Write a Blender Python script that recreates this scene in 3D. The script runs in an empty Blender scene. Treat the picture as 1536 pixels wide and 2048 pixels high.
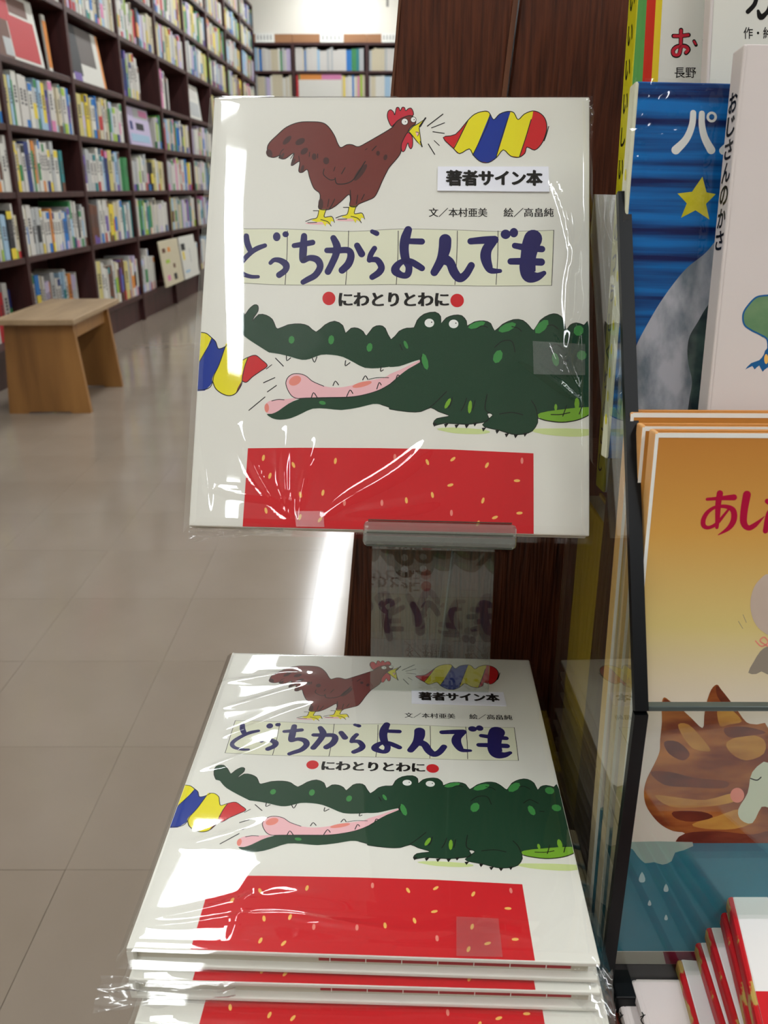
import bpy, bmesh, math, random
from mathutils import Vector, Matrix, noise
from mathutils.geometry import tessellate_polygon

C = bpy.context.scene.collection
R = random.Random(7)
H = 0.964                       # camera height above the floor
F = 1700.0                      # focal length in pixels of the 1536x2048 frame
PITCH = math.atan(648 / F)
SP, CP = math.sin(PITCH), math.cos(PITCH)

# ------------------------------------------------------------------ camera
cam = bpy.data.cameras.new('camera')
cam.sensor_fit = 'VERTICAL'; cam.sensor_height = 36.0; cam.sensor_width = 27.0
cam.lens = 36.0 * F / 2048
cam.clip_start = 0.02; cam.clip_end = 60
cam.dof.use_dof = True; cam.dof.focus_distance = 0.50; cam.dof.aperture_fstop = 17
camo = bpy.data.objects.new('camera', cam); C.objects.link(camo)
camo.location = (0, 0, H); camo.rotation_euler = (math.pi / 2 - PITCH, 0, 0)
bpy.context.scene.camera = camo

# ------------------------------------------------------------------ world and exposure
w = bpy.data.worlds.new('world'); bpy.context.scene.world = w; w.use_nodes = True
w.node_tree.nodes['Background'].inputs[0].default_value = (0.9, 0.95, 1, 1)
w.node_tree.nodes['Background'].inputs[1].default_value = 0.15
vs = bpy.context.scene.view_settings
vs.view_transform = 'Standard'; vs.look = 'None'; vs.gamma = 1; vs.use_curve_mapping = False
vs.exposure = -0.28
LIGHT = 24.5                    # radiance of the fluorescent diffusers

# ------------------------------------------------------------------ helpers
def lin(c):
    return tuple(((x / 255) / 12.92 if x / 255 <= .04045 else ((x / 255 + .055) / 1.055) ** 2.4) for x in c) + (1,)

def mat(name, rgb, rough=.5, spec=.5, noise_scale=None, rgb2=None, stretch=(1, 1, 1), bump=0, bscale=None, lo=.35, hi=.65, metal=0, coord='Object'):
    m = bpy.data.materials.new(name); m.use_nodes = True
    nt = m.node_tree; b = nt.nodes['Principled BSDF']
    b.inputs['Base Color'].default_value = lin(rgb); b.inputs['Roughness'].default_value = rough
    b.inputs['Specular IOR Level'].default_value = spec; b.inputs['Metallic'].default_value = metal
    m.diffuse_color = lin(rgb)
    if noise_scale:
        tc = nt.nodes.new('ShaderNodeTexCoord'); mp = nt.nodes.new('ShaderNodeMapping')
        mp.inputs['Scale'].default_value = stretch
        nt.links.new(tc.outputs[coord], mp.inputs[0])
        nz = nt.nodes.new('ShaderNodeTexNoise'); nz.inputs['Scale'].default_value = noise_scale
        nz.inputs['Detail'].default_value = 6
        nt.links.new(mp.outputs[0], nz.inputs['Vector'])
        if rgb2:
            cr = nt.nodes.new('ShaderNodeValToRGB')
            cr.color_ramp.elements[0].position = lo; cr.color_ramp.elements[1].position = hi
            cr.color_ramp.elements[0].color = lin(rgb); cr.color_ramp.elements[1].color = lin(rgb2)
            nt.links.new(nz.outputs['Fac'], cr.inputs[0]); nt.links.new(cr.outputs[0], b.inputs['Base Color'])
        if bump:
            bp = nt.nodes.new('ShaderNodeBump'); bp.inputs['Strength'].default_value = bump
            bp.inputs['Distance'].default_value = .002
            nz2 = nz
            if bscale:
                nz2 = nt.nodes.new('ShaderNodeTexNoise'); nz2.inputs['Scale'].default_value = bscale
                nt.links.new(mp.outputs[0], nz2.inputs['Vector'])
            nt.links.new(nz2.outputs['Fac'], bp.inputs['Height']); nt.links.new(bp.outputs[0], b.inputs['Normal'])
    return m

def film_mat(name, ior=1.5, rough=.04, tint=(1, 1, 1, 1), gain=1.0, haze=0.0):
    m = bpy.data.materials.new(name); m.use_nodes = True
    nt = m.node_tree; nt.nodes.clear()
    o = nt.nodes.new('ShaderNodeOutputMaterial'); mx = nt.nodes.new('ShaderNodeMixShader')
    tr = nt.nodes.new('ShaderNodeBsdfTransparent'); tr.inputs[0].default_value = tint
    gl = nt.nodes.new('ShaderNodeBsdfGlossy'); gl.inputs['Roughness'].default_value = rough
    fr = nt.nodes.new('ShaderNodeFresnel'); fr.inputs[0].default_value = ior
    ge = nt.nodes.new('ShaderNodeNewGeometry'); mr = nt.nodes.new('ShaderNodeMapRange')
    mr.inputs['To Min'].default_value = ior; mr.inputs['To Max'].default_value = 1 / ior    # same reflectance from either side of the thin sheet
    nt.links.new(ge.outputs['Backfacing'], mr.inputs['Value']); nt.links.new(mr.outputs[0], fr.inputs[0])
    mu = nt.nodes.new('ShaderNodeMath'); mu.operation = 'MULTIPLY'; mu.use_clamp = True; mu.inputs[1].default_value = gain
    nt.links.new(fr.outputs[0], mu.inputs[0]); nt.links.new(mu.outputs[0], mx.inputs[0])
    base = tr
    if haze:
        df = nt.nodes.new('ShaderNodeBsdfDiffuse'); df.inputs[0].default_value = (.8, .8, .78, 1)
        m2 = nt.nodes.new('ShaderNodeMixShader'); m2.inputs[0].default_value = haze
        nt.links.new(tr.outputs[0], m2.inputs[1]); nt.links.new(df.outputs[0], m2.inputs[2]); base = m2
    nt.links.new(base.outputs[0], mx.inputs[1]); nt.links.new(gl.outputs[0], mx.inputs[2])
    nt.links.new(mx.outputs[0], o.inputs[0])
    return m

def wood_mat(name, c1, c2, scale=14, stretch=(1, 1, .06), rough=.4, bump=.15, spec=.4):
    return mat(name, c1, rough, spec, scale, c2, stretch, bump, None, .3, .72)

def addbox(bm, x0, x1, y0, y1, z0, z1, mi=0, bev=0):
    vs_ = [bm.verts.new(p) for p in ((x0, y0, z0), (x1, y0, z0), (x1, y1, z0), (x0, y1, z0), (x0, y0, z1), (x1, y0, z1), (x1, y1, z1), (x0, y1, z1))]
    fs = []
    for f in ((3, 2, 1, 0), (4, 5, 6, 7), (0, 1, 5, 4), (1, 2, 6, 5), (2, 3, 7, 6), (3, 0, 4, 7)):
        q = bm.faces.new([vs_[i] for i in f]); q.material_index = mi; fs.append(q)
    if bev:
        es = list({e for f in fs for e in f.edges})
        r = bmesh.ops.bevel(bm, geom=es, offset=bev, segments=2, profile=.5, affect='EDGES')
        for f in r['faces']: f.material_index = mi
    return vs_

def addprism(bm, pts, axis, a0, a1, mi=0):
    """polygon pts (2D) extruded along axis 0/1/2 from a0 to a1"""
    def mk(p, a):
        l = list(p); l.insert(axis, a); return bm.verts.new(l)
    A = [mk(p, a0) for p in pts]; B = [mk(p, a1) for p in pts]; n = len(pts)
    f1 = bm.faces.new(A[::-1]); f2 = bm.faces.new(B); fs = [f1, f2]
    for i in range(n): fs.append(bm.faces.new((A[i], A[(i + 1) % n], B[(i + 1) % n], B[i])))
    for f in fs: f.material_index = mi
    return fs

def mesh_of(name, bm, mats):
    bmesh.ops.recalc_face_normals(bm, faces=bm.faces)
    me = bpy.data.meshes.new(name); bm.to_mesh(me); bm.free()
    for m in (mats if isinstance(mats, (list, tuple)) else [mats]): me.materials.append(m)
    return me

def obj(name, me, parent=None, loc=None, mats=None):
    if isinstance(me, bmesh.types.BMesh): me = mesh_of(name, me, mats)
    o = bpy.data.objects.new(name, me); C.objects.link(o)
    if parent: o.parent = parent
    if loc: o.location = loc
    return o

def bxo(name, b, m, parent=None, bev=0):
    bm = bmesh.new(); addbox(bm, *b, bev=bev); return obj(name, bm, parent, mats=m)

def tag(o, label, cat, group=None, kind=None):
    o['label'] = label; o['category'] = cat
    if group: o['group'] = group
    if kind: o['kind'] = kind
    return o

def thing(name, label, cat, loc=(0, 0, 0), group=None, mw=None):
    o = bpy.data.objects.new(name, None); C.objects.link(o); o.empty_display_size = .05
    if mw is not None: o.matrix_world = mw
    else: o.location = loc
    return tag(o, label, cat, group)

def struct(o, kind='structure'):
    o['kind'] = kind; return o

def smooth(o, ang=40):
    for p in o.data.polygons: p.use_smooth = True
    o.data.set_sharp_from_angle(angle=math.radians(ang))

def dup(root, mw, label, group=None):
    r = root.copy(); C.objects.link(r); r.matrix_world = mw; r['label'] = label
    if group: r['group'] = group
    for ch in list(root.children):
        c = ch.copy(); C.objects.link(c); c.parent = r
        for g in ch.children:
            d = g.copy(); C.objects.link(d); d.parent = c
    return r

def ray(px, py):
    a, b = (px - 768) / F, (py - 1024) / F
    return Vector((a, -SP * b + CP, -CP * b - SP))

def at(px, py, p0, n):
    """point of the plane (p0, n) seen at a pixel of the photograph"""
    d = ray(px, py); o = Vector((0, 0, H)); t = (Vector(p0) - o).dot(Vector(n)) / d.dot(Vector(n))
    return o + d * t

def frame(o, ux, uy):
    ux = Vector(ux).normalized(); uz = ux.cross(Vector(uy)).normalized(); uy = uz.cross(ux)
    m = Matrix.Identity(4)
    for i, v in enumerate((ux, uy, uz)):
        for k in range(3): m[k][i] = v[k]
    m.translation = Vector(o); return m

# ------------------------------------------------------------------ materials
M = {}
M['white_wall'] = mat('painted_wall', (236, 236, 226), .7, .3)
M['brown_wall'] = mat('brown_wall', (120, 96, 80), .7, .3)
M['ceiling'] = mat('ceiling_board', (212, 212, 205), .8, .2, 40, (200, 200, 192))
M['tile'] = mat('vinyl_tile', (142, 129, 116), .13, .42, 3, (135, 122, 108), (1, 1, 1), .03, 3.0)
M['grout'] = mat('tile_joint', (112, 101, 89), .5)
M['case'] = wood_mat('dark_bookcase_wood', (46, 20, 20), (70, 34, 32), 20, (1, 1, .1), .45)
M['header'] = wood_mat('light_header_wood', (150, 105, 70), (165, 118, 80), 10, (.1, 1, 1), .5)
M['panel'] = wood_mat('display_panel_wood', (58, 27, 15), (104, 54, 32), 420, (1, 1, .05), .42, .7, .35)
M['panel_edge'] = wood_mat('plank_edge_wood', (84, 48, 30), (122, 78, 52), 120, (1, 1, .05), .5, .3)
M['stool'] = wood_mat('stool_oak', (112, 74, 36), (158, 112, 60), 9, (1, 1, .12), .45, .1)
M['stool_top'] = wood_mat('stool_seat_wood', (140, 116, 88), (172, 146, 114), 12, (1, .12, 1), .5, .1)
M['paper'] = mat('cover_white', (228, 226, 216), .38, .4)
M['page'] = mat('page_block', (214, 208, 190), .8, .2, 500, (196, 190, 172), (.02, .02, 1))
M['dark'] = mat('black_plastic', (10, 12, 14), .35, .2)
M['metal'] = mat('grey_steel', (150, 150, 145), .4, .5, metal=.6)
M['acry_edge'] = mat('acrylic_edge_green', (150, 160, 145), .1, .8)
M['film'] = film_mat('clear_film', 1.5, .03, gain=1.55)
M['film_loose'] = film_mat('loose_film', 1.6, .12, gain=1.9, haze=.06)
M['tape'] = film_mat('clear_tape', 1.45, .25, (.97, .97, .97, 1), 1.3, .03)
M['acrylic'] = film_mat('clear_acrylic', 1.5, .008, (.93, .955, .93, 1), 1.35, .012)
M['acrylic_front'] = film_mat('clear_acrylic_front', 1.45, .01, (.95, .97, .95, 1), .8)
M['acrylic_thick'] = film_mat('clear_acrylic_thick', 1.5, .02, (.74, .77, .72, 1), 2.2, .10)
M['gold'] = mat('gold_yellow_cover', (226, 184, 40), .45)
M['rim'] = mat('acrylic_rim_dark', (60, 66, 56), .2)
M['red'] = mat('print_red', (205, 38, 44), .38)
M['brown'] = mat('print_brown', (116, 52, 46), .4)
M['spot'] = mat('print_dark_spot', (70, 40, 38), .4)
M['combred'] = mat('print_comb_red', (200, 45, 62), .4)
M['ink'] = mat('print_black', (26, 24, 22), .4)
M['navy'] = mat('print_navy', (38, 34, 92), .4)
M['greyline'] = mat('print_grey_line', (150, 148, 132), .4)
M['cream'] = mat('print_cream', (226, 226, 200), .4)
M['yellow'] = mat('print_yellow', (232, 220, 36), .4)
M['blue'] = mat('print_blue', (24, 54, 148), .4)
M['croc'] = mat('print_dark_green', (34, 66, 46), .4)
M['leaf'] = mat('print_green', (66, 140, 72), .4)
M['lime'] = mat('print_lime', (120, 170, 50), .4)
M['grass'] = mat('print_pale_green', (205, 218, 150), .4)
M['pink'] = mat('print_pink', (238, 186, 190), .4)
M['salmon'] = mat('print_salmon', (232, 140, 125), .4)
M['seed'] = mat('print_seed_yellow', (240, 190, 100), .4)
M['white'] = mat('print_white', (240, 240, 234), .4)
M['sticker'] = mat('sticker_paper', (238, 238, 246), .5)

# ------------------------------------------------------------------ print building
def hom(src, dst):
    import numpy as np
    A = []
    for (x, y), (u, v) in zip(src, dst):
        A.append([x, y, 1, 0, 0, 0, -u * x, -u * y, -u]); A.append([0, 0, 0, x, y, 1, -v * x, -v * y, -v])
    h = np.linalg.svd(np.array(A, float))[2][-1]
    return [float(k) for k in h]

def hap(h, p):
    x, y = p; d = h[6] * x + h[7] * y + h[8]
    return ((h[0] * x + h[1] * y + h[2]) / d, (h[3] * x + h[4] * y + h[5]) / d)

def spline(pts, closed=True, n=4):
    out = []; N = len(pts)
    rng = range(N) if closed else range(N - 1)
    for i in rng:
        g = (lambda k: pts[k % N]) if closed else (lambda k: pts[min(max(k, 0), N - 1)])
        p0, p1, p2, p3 = g(i - 1), g(i), g(i + 1), g(i + 2)
        for j in range(n):
            t = j / n
            out.append(tuple(.5 * (2 * p1[k] + (p2[k] - p0[k]) * t + (2 * p0[k] - 5 * p1[k] + 4 * p2[k] - p3[k]) * t * t + (3 * p1[k] - p0[k] - 3 * p2[k] + p3[k]) * t ** 3) for k in range(len(p1))))
    if not closed: out.append(tuple(pts[-1]))
    return out

class Print:
    """flat ink shapes on a cover; everything goes into one mesh, each kind of ink its own material"""
    STEP = 6e-6
    def __init__(s, mapf): s.v = []; s.f = []; s.mi = []; s.mats = []; s.map = mapf
    def m(s, m):
        m = M[m] if isinstance(m, str) else m
        if m not in s.mats: s.mats.append(m)
        return s.mats.index(m)
    def tris(s, pts, tr, mt, lay):
        b = len(s.v); k = s.m(mt)
        for p in pts:
            u = s.map(p); s.v.append((u[0], u[1], .00006 + lay * s.STEP))
        for t in tr:
            a, bb, c = (Vector(s.v[b + i]) for i in t)
            if (bb - a).cross(c - a).z < 0: t = (t[0], t[2], t[1])
            s.f.append(tuple(b + i for i in t)); s.mi.append(k)
    def poly(s, pts, mt, lay, sm=4):
        if sm > 1: pts = spline(pts, True, sm)
        s.tris(pts, tessellate_polygon([[Vector((p[0], p[1], 0)) for p in pts]]), mt, lay)
    def stroke(s, pts, wd, mt, lay, closed=False, sm=5, cap=True):
        """polyline ribbon; wd scalar or list per point"""
        if not isinstance(wd, (list, tuple)): wd = [wd] * len(pts)
        q = [(p[0], p[1], k) for p, k in zip(pts, wd)]
        if sm > 1 and len(q) > 2: q = spline(q, closed, sm)
        n = len(q); L = []; Rr = []
        for i in range(n):
            a = q[(i - 1) % n] if closed else q[max(i - 1, 0)]
            b = q[(i + 1) % n] if closed else q[min(i + 1, n - 1)]
            dx, dy = b[0] - a[0], b[1] - a[1]; l = math.hypot(dx, dy) or 1
            nx, ny = -dy / l, dx / l; h = q[i][2] / 2
            L.append((q[i][0] + nx * h, q[i][1] + ny * h)); Rr.append((q[i][0] - nx * h, q[i][1] - ny * h))
        tr = []
        for i in range(n if closed else n - 1):
            j = (i + 1) % n
            tr += [(i, j, n + j), (i, n + j, n + i)]
        s.tris(L + Rr, tr, mt, lay)
        if cap and not closed:
            for e in (0, -1): s.disc(q[e][0], q[e][1], q[e][2] / 2, q[e][2] / 2, mt, lay + .45)
    def disc(s, x, y, rx, ry, mt, lay, rot=0, n=18):
        P = []
        for i in range(n):
            a = 2 * math.pi * i / n; u, v = rx * math.cos(a), ry * math.sin(a)
            P.append((x + u * math.cos(rot) - v * math.sin(rot), y + u * math.sin(rot) + v * math.cos(rot)))
        s.tris(P, [(0, i, i + 1) for i in range(1, n - 1)], mt, lay)
    def text(s, body, x0, y0, x1, y1, mt, lay, bold=0.0, slant=0.0, box=None):
        c = bpy.data.curves.new('t', 'FONT'); c.body = body; c.offset = bold; c.resolution_u = 3
        o = bpy.data.objects.new('t', c); C.objects.link(o)
        dg = bpy.context.evaluated_depsgraph_get()
        me = bpy.data.meshes.new_from_object(o.evaluated_get(dg))
        xs = [v.co.x for v in me.vertices]; ys = [v.co.y for v in me.vertices]
        if xs:
            a0, a1, b0, b1 = min(xs), max(xs), min(ys), max(ys)
            pts = []
            for v in me.vertices:
                u = (v.co.x - a0) / (a1 - a0); t = (v.co.y - b0) / (b1 - b0)
                pts.append((x0 + (x1 - x0) * u, y1 + (y0 - y1) * t + slant * (u)))
            tr = []
            for p in me.polygons:
                vv = list(p.vertices)
                for i in range(1, len(vv) - 1): tr.append((vv[0], vv[i], vv[i + 1]))
            s.tris(pts, tr, mt, lay)
        bpy.data.objects.remove(o); bpy.data.meshes.remove(me); bpy.data.curves.remove(c)
    def mesh(s, name):
        me = bpy.data.meshes.new(name); me.from_pydata(s.v, [], s.f)
        for m in s.mats: me.materials.append(m)
        me.polygons.foreach_set('material_index', s.mi); me.update(); return me

# ------------------------------------------------------------------ room shell
XL = -2.0; DIR = .0203            # left bookcase front: x = XL + DIR*y
ZC = H + 2.70
CY0, CY1 = -4.8, 13.35
o = bxo('floor', (-3.2, 6, CY0, CY1 + .1, -.08, -.0035), M['grout']); struct(o)
tb = bmesh.new(); TS = .303
addbox(tb, .0003, TS - .0003, .0003, TS - .0003, -.003, 0)
tme = mesh_of('tile', tb, M['tile'])
cells = []
for i in range(-8, 20):
    for j in range(-13, 44):
        x, y = -2.42 + .12 + i * TS + 0, .10 + j * TS
        cells.append((x, y))
def vis_size(c):
    cx, cy = c[0] + TS / 2, c[1] + TS / 2
    d = Vector((cx, cy, -H)); zc = d.y * CP - (-H) * SP
    if cy < .2: return -1
    px = 768 + F * cx / zc; py = 1024 + F * (-SP * cy + CP * H) / zc
    if -120 < px < 830 and 560 < py < 2150: return 1 / zc
    return -1
cells.sort(key=vis_size, reverse=True)
near = [c for c in cells[:300] if vis_size(c) > 0]; rest = cells[len(near):]
for c in near:
    t = obj('tile', tme, o); t.location = (c[0], c[1], 0)
bm = bmesh.new()
for c in rest: addbox(bm, c[0] + .0007, c[0] + TS - .0007, c[1] + .0007, c[1] + TS - .0007, -.003, 0)
s_ = obj('far_tiles', bm, o, mats=M['tile']); s_['kind'] = 'stuff'
struct(bxo('ceiling', (-3.2, 6, CY0, CY1 + .1, ZC, ZC + .1), M['ceiling']))
struct(bxo('wall_back', (-3.2, 6, CY1, CY1 + .1, -.003, ZC), M['white_wall']))
struct(bxo('wall_front', (-3.2, 6, CY0 - .1, CY0, -.003, ZC), M['brown_wall']))
struct(bxo('wall_left', (-3.3, -3.2, CY0, CY1, -.003, ZC), M['white_wall']))
struct(bxo('wall_right', (6, 6.1, CY0, CY1, -.003, ZC), M['white_wall']))

# ------------------------------------------------------------------ ceiling lights
ORD = ['first', 'second', 'third', 'fourth', 'fifth', 'sixth', 'seventh', 'eighth', 'ninth', 'tenth', 'eleventh', 'twelfth', 'thirteenth', 'fourteenth', 'fifteenth', 'sixteenth', 'seventeenth', 'eighteenth', 'nineteenth', 'twentieth', '21st', '22nd', '23rd', '24th', '25th', '26th', '27th', '28th', '29th', '30th']
em = bpy.data.materials.new('lamp_diffuser'); em.use_nodes = True
nt = em.node_tree; nt.nodes.clear()
e = nt.nodes.new('ShaderNodeEmission'); e.inputs[0].default_value = (.965, 1, 1.02, 1); e.inputs[1].default_value = LIGHT
oo = nt.nodes.new('ShaderNodeOutputMaterial'); nt.links.new(e.outputs[0], oo.inputs[0])
M['lamp'] = em
M['lampbody'] = mat('lamp_body', (225, 225, 220), .4)
lb = bmesh.new(); addprism(lb, [(-.15, .0), (.15, .0), (.145, -.05), (-.145, -.05)], 1, -.61, .61)
lbm = mesh_of('housing', lb, M['lampbody'])
ld = bmesh.new(); fs = addprism(ld, [(-.14, -.051), (-.14, -.075), (-.115, -.1), (.115, -.1), (.14, -.075), (.14, -.051)], 1, -.6, .6)
ldm = mesh_of('diffuser', ld, M['lamp'])
rows = {-.87: (-3.75, -1.62, -.26, 2.62, 4.8, 6.3, 8.5, 9.75, 11.4, 12.65), 1.55: (-3.2, -1.6, .2, 2.2, 4.6, 7.0, 9.4, 11.8), 4.0: (-3, -.6, 1.8, 4.2, 6.6, 9, 11.4)}
for x0, ys in rows.items():
    for k, yy in enumerate(ys):
        side = {-.87: 'row over the left aisle', 1.55: 'row over the display', 4.0: 'row along the right wall'}[x0]
        t = thing('ceiling_light', 'fluorescent ceiling light in the %s, %s from the back wall' % (side, ORD[len(ys) - 1 - k]), 'light', (x0 + DIR * yy, yy, ZC), 'fluorescent ceiling lights')
        if yy < -1 and x0 < 0: t.location.x = -.93 + .19 * (yy + 1.62); t.rotation_euler.z = -math.atan(.2)    # unseen behind the camera; shifted and turned so their glare lands on the upright book
        obj('housing', lbm, t); obj('diffuser', ldm, t)

# ------------------------------------------------------------------ left bookcases
def z_of(slope): return H + slope * 1.868
SH = [z_of(s) for s in (-.41, -.185, -.01, .163, .334, .54, .715, .90, 1.06)]
TOP = z_of(1.205)
BAY = 1.016; Y0 = 4.73; DEP = .30
lrot = Matrix.Rotation(-math.atan(DIR), 4, 'Z')
lroot = Matrix.Translation((XL, 0, 0)) @ lrot        # local x: out of the shelves, y: along them
def lmat(y): return lroot @ Matrix.Translation((0, y, 0))
def case_meshes(wd, dep, zs, top, th=.02, sh=.032, m='case'):
    r = {}
    b = bmesh.new(); addbox(b, -dep, 0, 0, th, 0, top, bev=.002); r['side_panel'] = mesh_of('side_panel', b, M[m])
    b = bmesh.new(); addbox(b, -dep, -.004, th, wd - th, -sh, 0, bev=.002); r['shelf'] = mesh_of('shelf', b, M[m])
    b = bmesh.new(); addbox(b, -dep - .012, -dep, 0, wd, 0, top); r['back_panel'] = mesh_of('back_panel', b, M[m])
    b = bmesh.new(); addbox(b, -.05, -.03, th, wd - th, 0, zs[0] - sh); r['plinth'] = mesh_of('plinth', b, M[m])
    b = bmesh.new(); addbox(b, -dep, 0, th, wd - th, top - .03, top); r['top_panel'] = mesh_of('top_panel', b, M[m])
    return r
def build_case(cm, wd, zs, mw, label, group, name='bookcase', th=.02):
    t = thing(name, label, 'bookcase', group=group, mw=mw)
    obj('side_panel', cm['side_panel'], t); obj('side_panel', cm['side_panel'], t, (0, wd - th, 0))
    obj('back_panel', cm['back_panel'], t); obj('plinth', cm['plinth'], t); obj('top_panel', cm['top_panel'], t)
    for z in zs: obj('shelf', cm['shelf'], t, (0, 0, z))
    return t
cm = case_meshes(BAY, DEP, SH, TOP)
names = ['nearest, cut by the photo edge beside the stool', 'second from the camera, behind the stool', 'third from the camera, with a leaning magazine', 'fourth from the camera, just past the stool', 'fifth from the camera, left of the upright book', 'sixth from the camera', 'seventh from the camera', 'eighth from the camera', 'ninth and last, against the back shelves']
for b in range(-1, 8):
    build_case(cm, BAY, SH, lmat(Y0 + BAY * b), 'tall dark brown bookcase on the left, ' + names[b + 1], 'dark bookcases along the left wall')

# books on the left shelves
PAL = [('white', (196, 192, 186)), ('cream', (192, 182, 156)), ('pale grey', (170, 172, 172)), ('off-white', (204, 202, 194)),
       ('pale blue', (150, 178, 200)), ('yellow', (214, 190, 60)), ('green', (60, 130, 80)), ('lime', (150, 180, 60)), ('navy', (36, 50, 110)),
       ('red', (176, 44, 50)), ('teal', (40, 120, 125)), ('pink', (200, 120, 160)), ('purple', (104, 80, 150)), ('orange', (206, 130, 60)),
       ('blue', (40, 110, 180)), ('brown', (98, 62, 48)), ('lilac', (184, 172, 200)), ('black', (40, 40, 44)), ('buff', (190, 178, 112))]
WT = [24, 16, 14, 20, 6, 4, 3, 3, 2.5, 2.5, 2, 2, 2, 2, 3, 2, 4, 1.5, 0]
PM = {n: mat('book_' + n.replace(' ', '_').replace('-', '_'), c, .5, .35) for n, c in PAL}
PN = [n for n, _ in PAL]
PM['darkgrey'] = mat('book_dark_grey', (92, 84, 80), .5, .35)
M['smallprint'] = mat('spine_lettering', (70, 66, 70), .5)
def spine_mesh(kind):
    """unit book: x -1..0 depth (0 = spine face), y 0..1 thickness, z 0..1 height"""
    b = bmesh.new(); addbox(b, -1, -.0, 0.02, .98, 0, 1, 0)
    addbox(b, -.98, -.06, .12, .88, 1, 1.004, 1)
    e_ = .004
    if kind in (1, 3): addbox(b, -.01, e_, .02, .98, .0, R.choice((.16, .22, .28)), 2)
    if kind in (2, 3): addbox(b, -.01, e_, .02, .98, .82, .98, 2)
    if kind == 4: addbox(b, -.01, e_, .02, .98, .25, .62, 2)
    if kind != 4:
        for zz in (.72, .66, .60, .54, .46): addbox(b, -.01, e_ * 1.4, .3, .7, zz - .022, zz + .022, 3)
    return mesh_of('book', b, [PM['white'], M['page'], PM['blue'], M['smallprint']])
SM = [spine_mesh(k) for k in (0, 0, 1, 1, 2, 3, 4)]
ROWN = ['lowest shelf', 'second shelf up', 'third shelf up', 'fourth shelf up', 'fifth shelf up', 'sixth shelf up', 'seventh shelf up', 'eighth shelf up', 'top shelf']
BAYN = {-1: 'nearest left bookcase', 0: 'second left bookcase', 1: 'third left bookcase', 2: 'fourth left bookcase'}
# fixed contents: (bay,row) -> list of (y0,y1 range to leave free / special)
SKIP = {(0, 4): (.02, .99), (1, 4): (.02, .99), (2, 3): (.10, .80), (0, 2): (.72, .99), (2, 4): (.5, .99), (3, 4): (.35, .99), (4, 4): (.02, .99), (2, 0): (.45, .99), (3, 0): (.0, .6)}
RECESS = {(0, 0), (-1, 0)}
books = []
for b in range(-1, 8):
    for r in range(9):
        hgt = (SH[r + 1] if r < 8 else TOP) - .032 - SH[r]
        y = .024; sk = SKIP.get((b, r)); seg_col = None
        while y < BAY - .05:
            th = R.choice((.022, .028, .032, .036, .042, .05, .06))
            if R.random() < .04: th = .085
            if y + th > BAY - .022: th = BAY - .023 - y
            if th < .014: break
            if sk and y + th > sk[0] * BAY and y < sk[1] * BAY: y += .02; continue
            if seg_col is None or R.random() < .72: seg_col = R.choices(range(len(PAL)), WT)[0]; hh = min(hgt * .94, R.uniform(.72, .93) * min(hgt, .33)); dd = R.uniform(.16, .22)
            hh = min(hh + R.uniform(-.006, .006), hgt - .008)
            xo = -.015 - R.random() * .01 - (.09 if (b, r) in RECESS else 0)
            col = PN[seg_col]; k = R.randrange(len(SM)); c2 = R.choice([n for n in PN if n not in (col, 'white', 'cream', 'buff')])
            if th >= .085: col = 'buff'; k = 0
            books.append(dict(b=b, r=r, y=y, th=th, h=hh, d=dd, x=xo, col=col, c2=c2, k=k))
            y += th + .0008
def size_of(q):
    if q['b'] == -1 and q['y'] < .30: return -1
    Yc = Y0 + q['b'] * BAY + q['y']; z = SH[q['r']] + .1 - H
    zc = Yc * CP - z * SP; py = 1024 + F * (-SP * Yc - CP * z) / zc
    if py < -15: return -1
    return q['th'] * q['h'] / zc ** 3
books.sort(key=size_of, reverse=True)
ind = [q for q in books if size_of(q) > 0][:270]; idset = {id(q) for q in ind}
ind.sort(key=lambda q: (q['b'], q['r'], q['y']))
cnt = {}
for q in ind:
    n = cnt[(q['b'], q['r'])] = cnt.get((q['b'], q['r']), -1) + 1
    t = obj('book', SM[q['k']])
    t.matrix_world = lmat(Y0 + q['b'] * BAY + q['y']) @ Matrix.Translation((q['x'], 0, SH[q['r']])) @ Matrix.Diagonal((q['d'], q['th'], q['h'], 1))
    for s, mm in ((0, PM[q['col']]), (2, PM[q['c2']])):
        t.material_slots[s].link = 'OBJECT'; t.material_slots[s].material = mm
    th = 'slim' if q['th'] < .03 else ('thick' if q['th'] > .048 else 'mid-width')
    tag(t, '%s %s book, %s from the left, %s, %s' % (th, q['col'], ORD[n], ROWN[q['r']], BAYN.get(q['b'], 'fifth left bookcase')), 'book', 'books on the left shelves')
V_ = []; Fc = []; MI = []; mats_ = [PM[n] for n in PN] + [M['page']]
def rawbox(x0, x1, y0, y1, z0, z1, mi, mw):
    b = len(V_)
    for p in ((x0, y0, z0), (x1, y0, z0), (x1, y1, z0), (x0, y1, z0), (x0, y0, z1), (x1, y0, z1), (x1, y1, z1), (x0, y1, z1)): V_.append(tuple(mw @ Vector(p)))
    for f in ((3, 2, 1, 0), (4, 5, 6, 7), (0, 1, 5, 4), (1, 2, 6, 5), (2, 3, 7, 6), (3, 0, 4, 7)): Fc.append(tuple(b + i for i in f)); MI.append(mi)
def flush(name, label, cat, kind='stuff'):
    global V_, Fc, MI
    me = bpy.data.meshes.new(name); me.from_pydata(V_, [], Fc)
    for m in mats_: me.materials.append(m)
    me.polygons.foreach_set('material_index', MI); me.update()
    o = obj(name, me); tag(o, label, cat, None, kind); V_ = []; Fc = []; MI = []; return o
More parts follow.
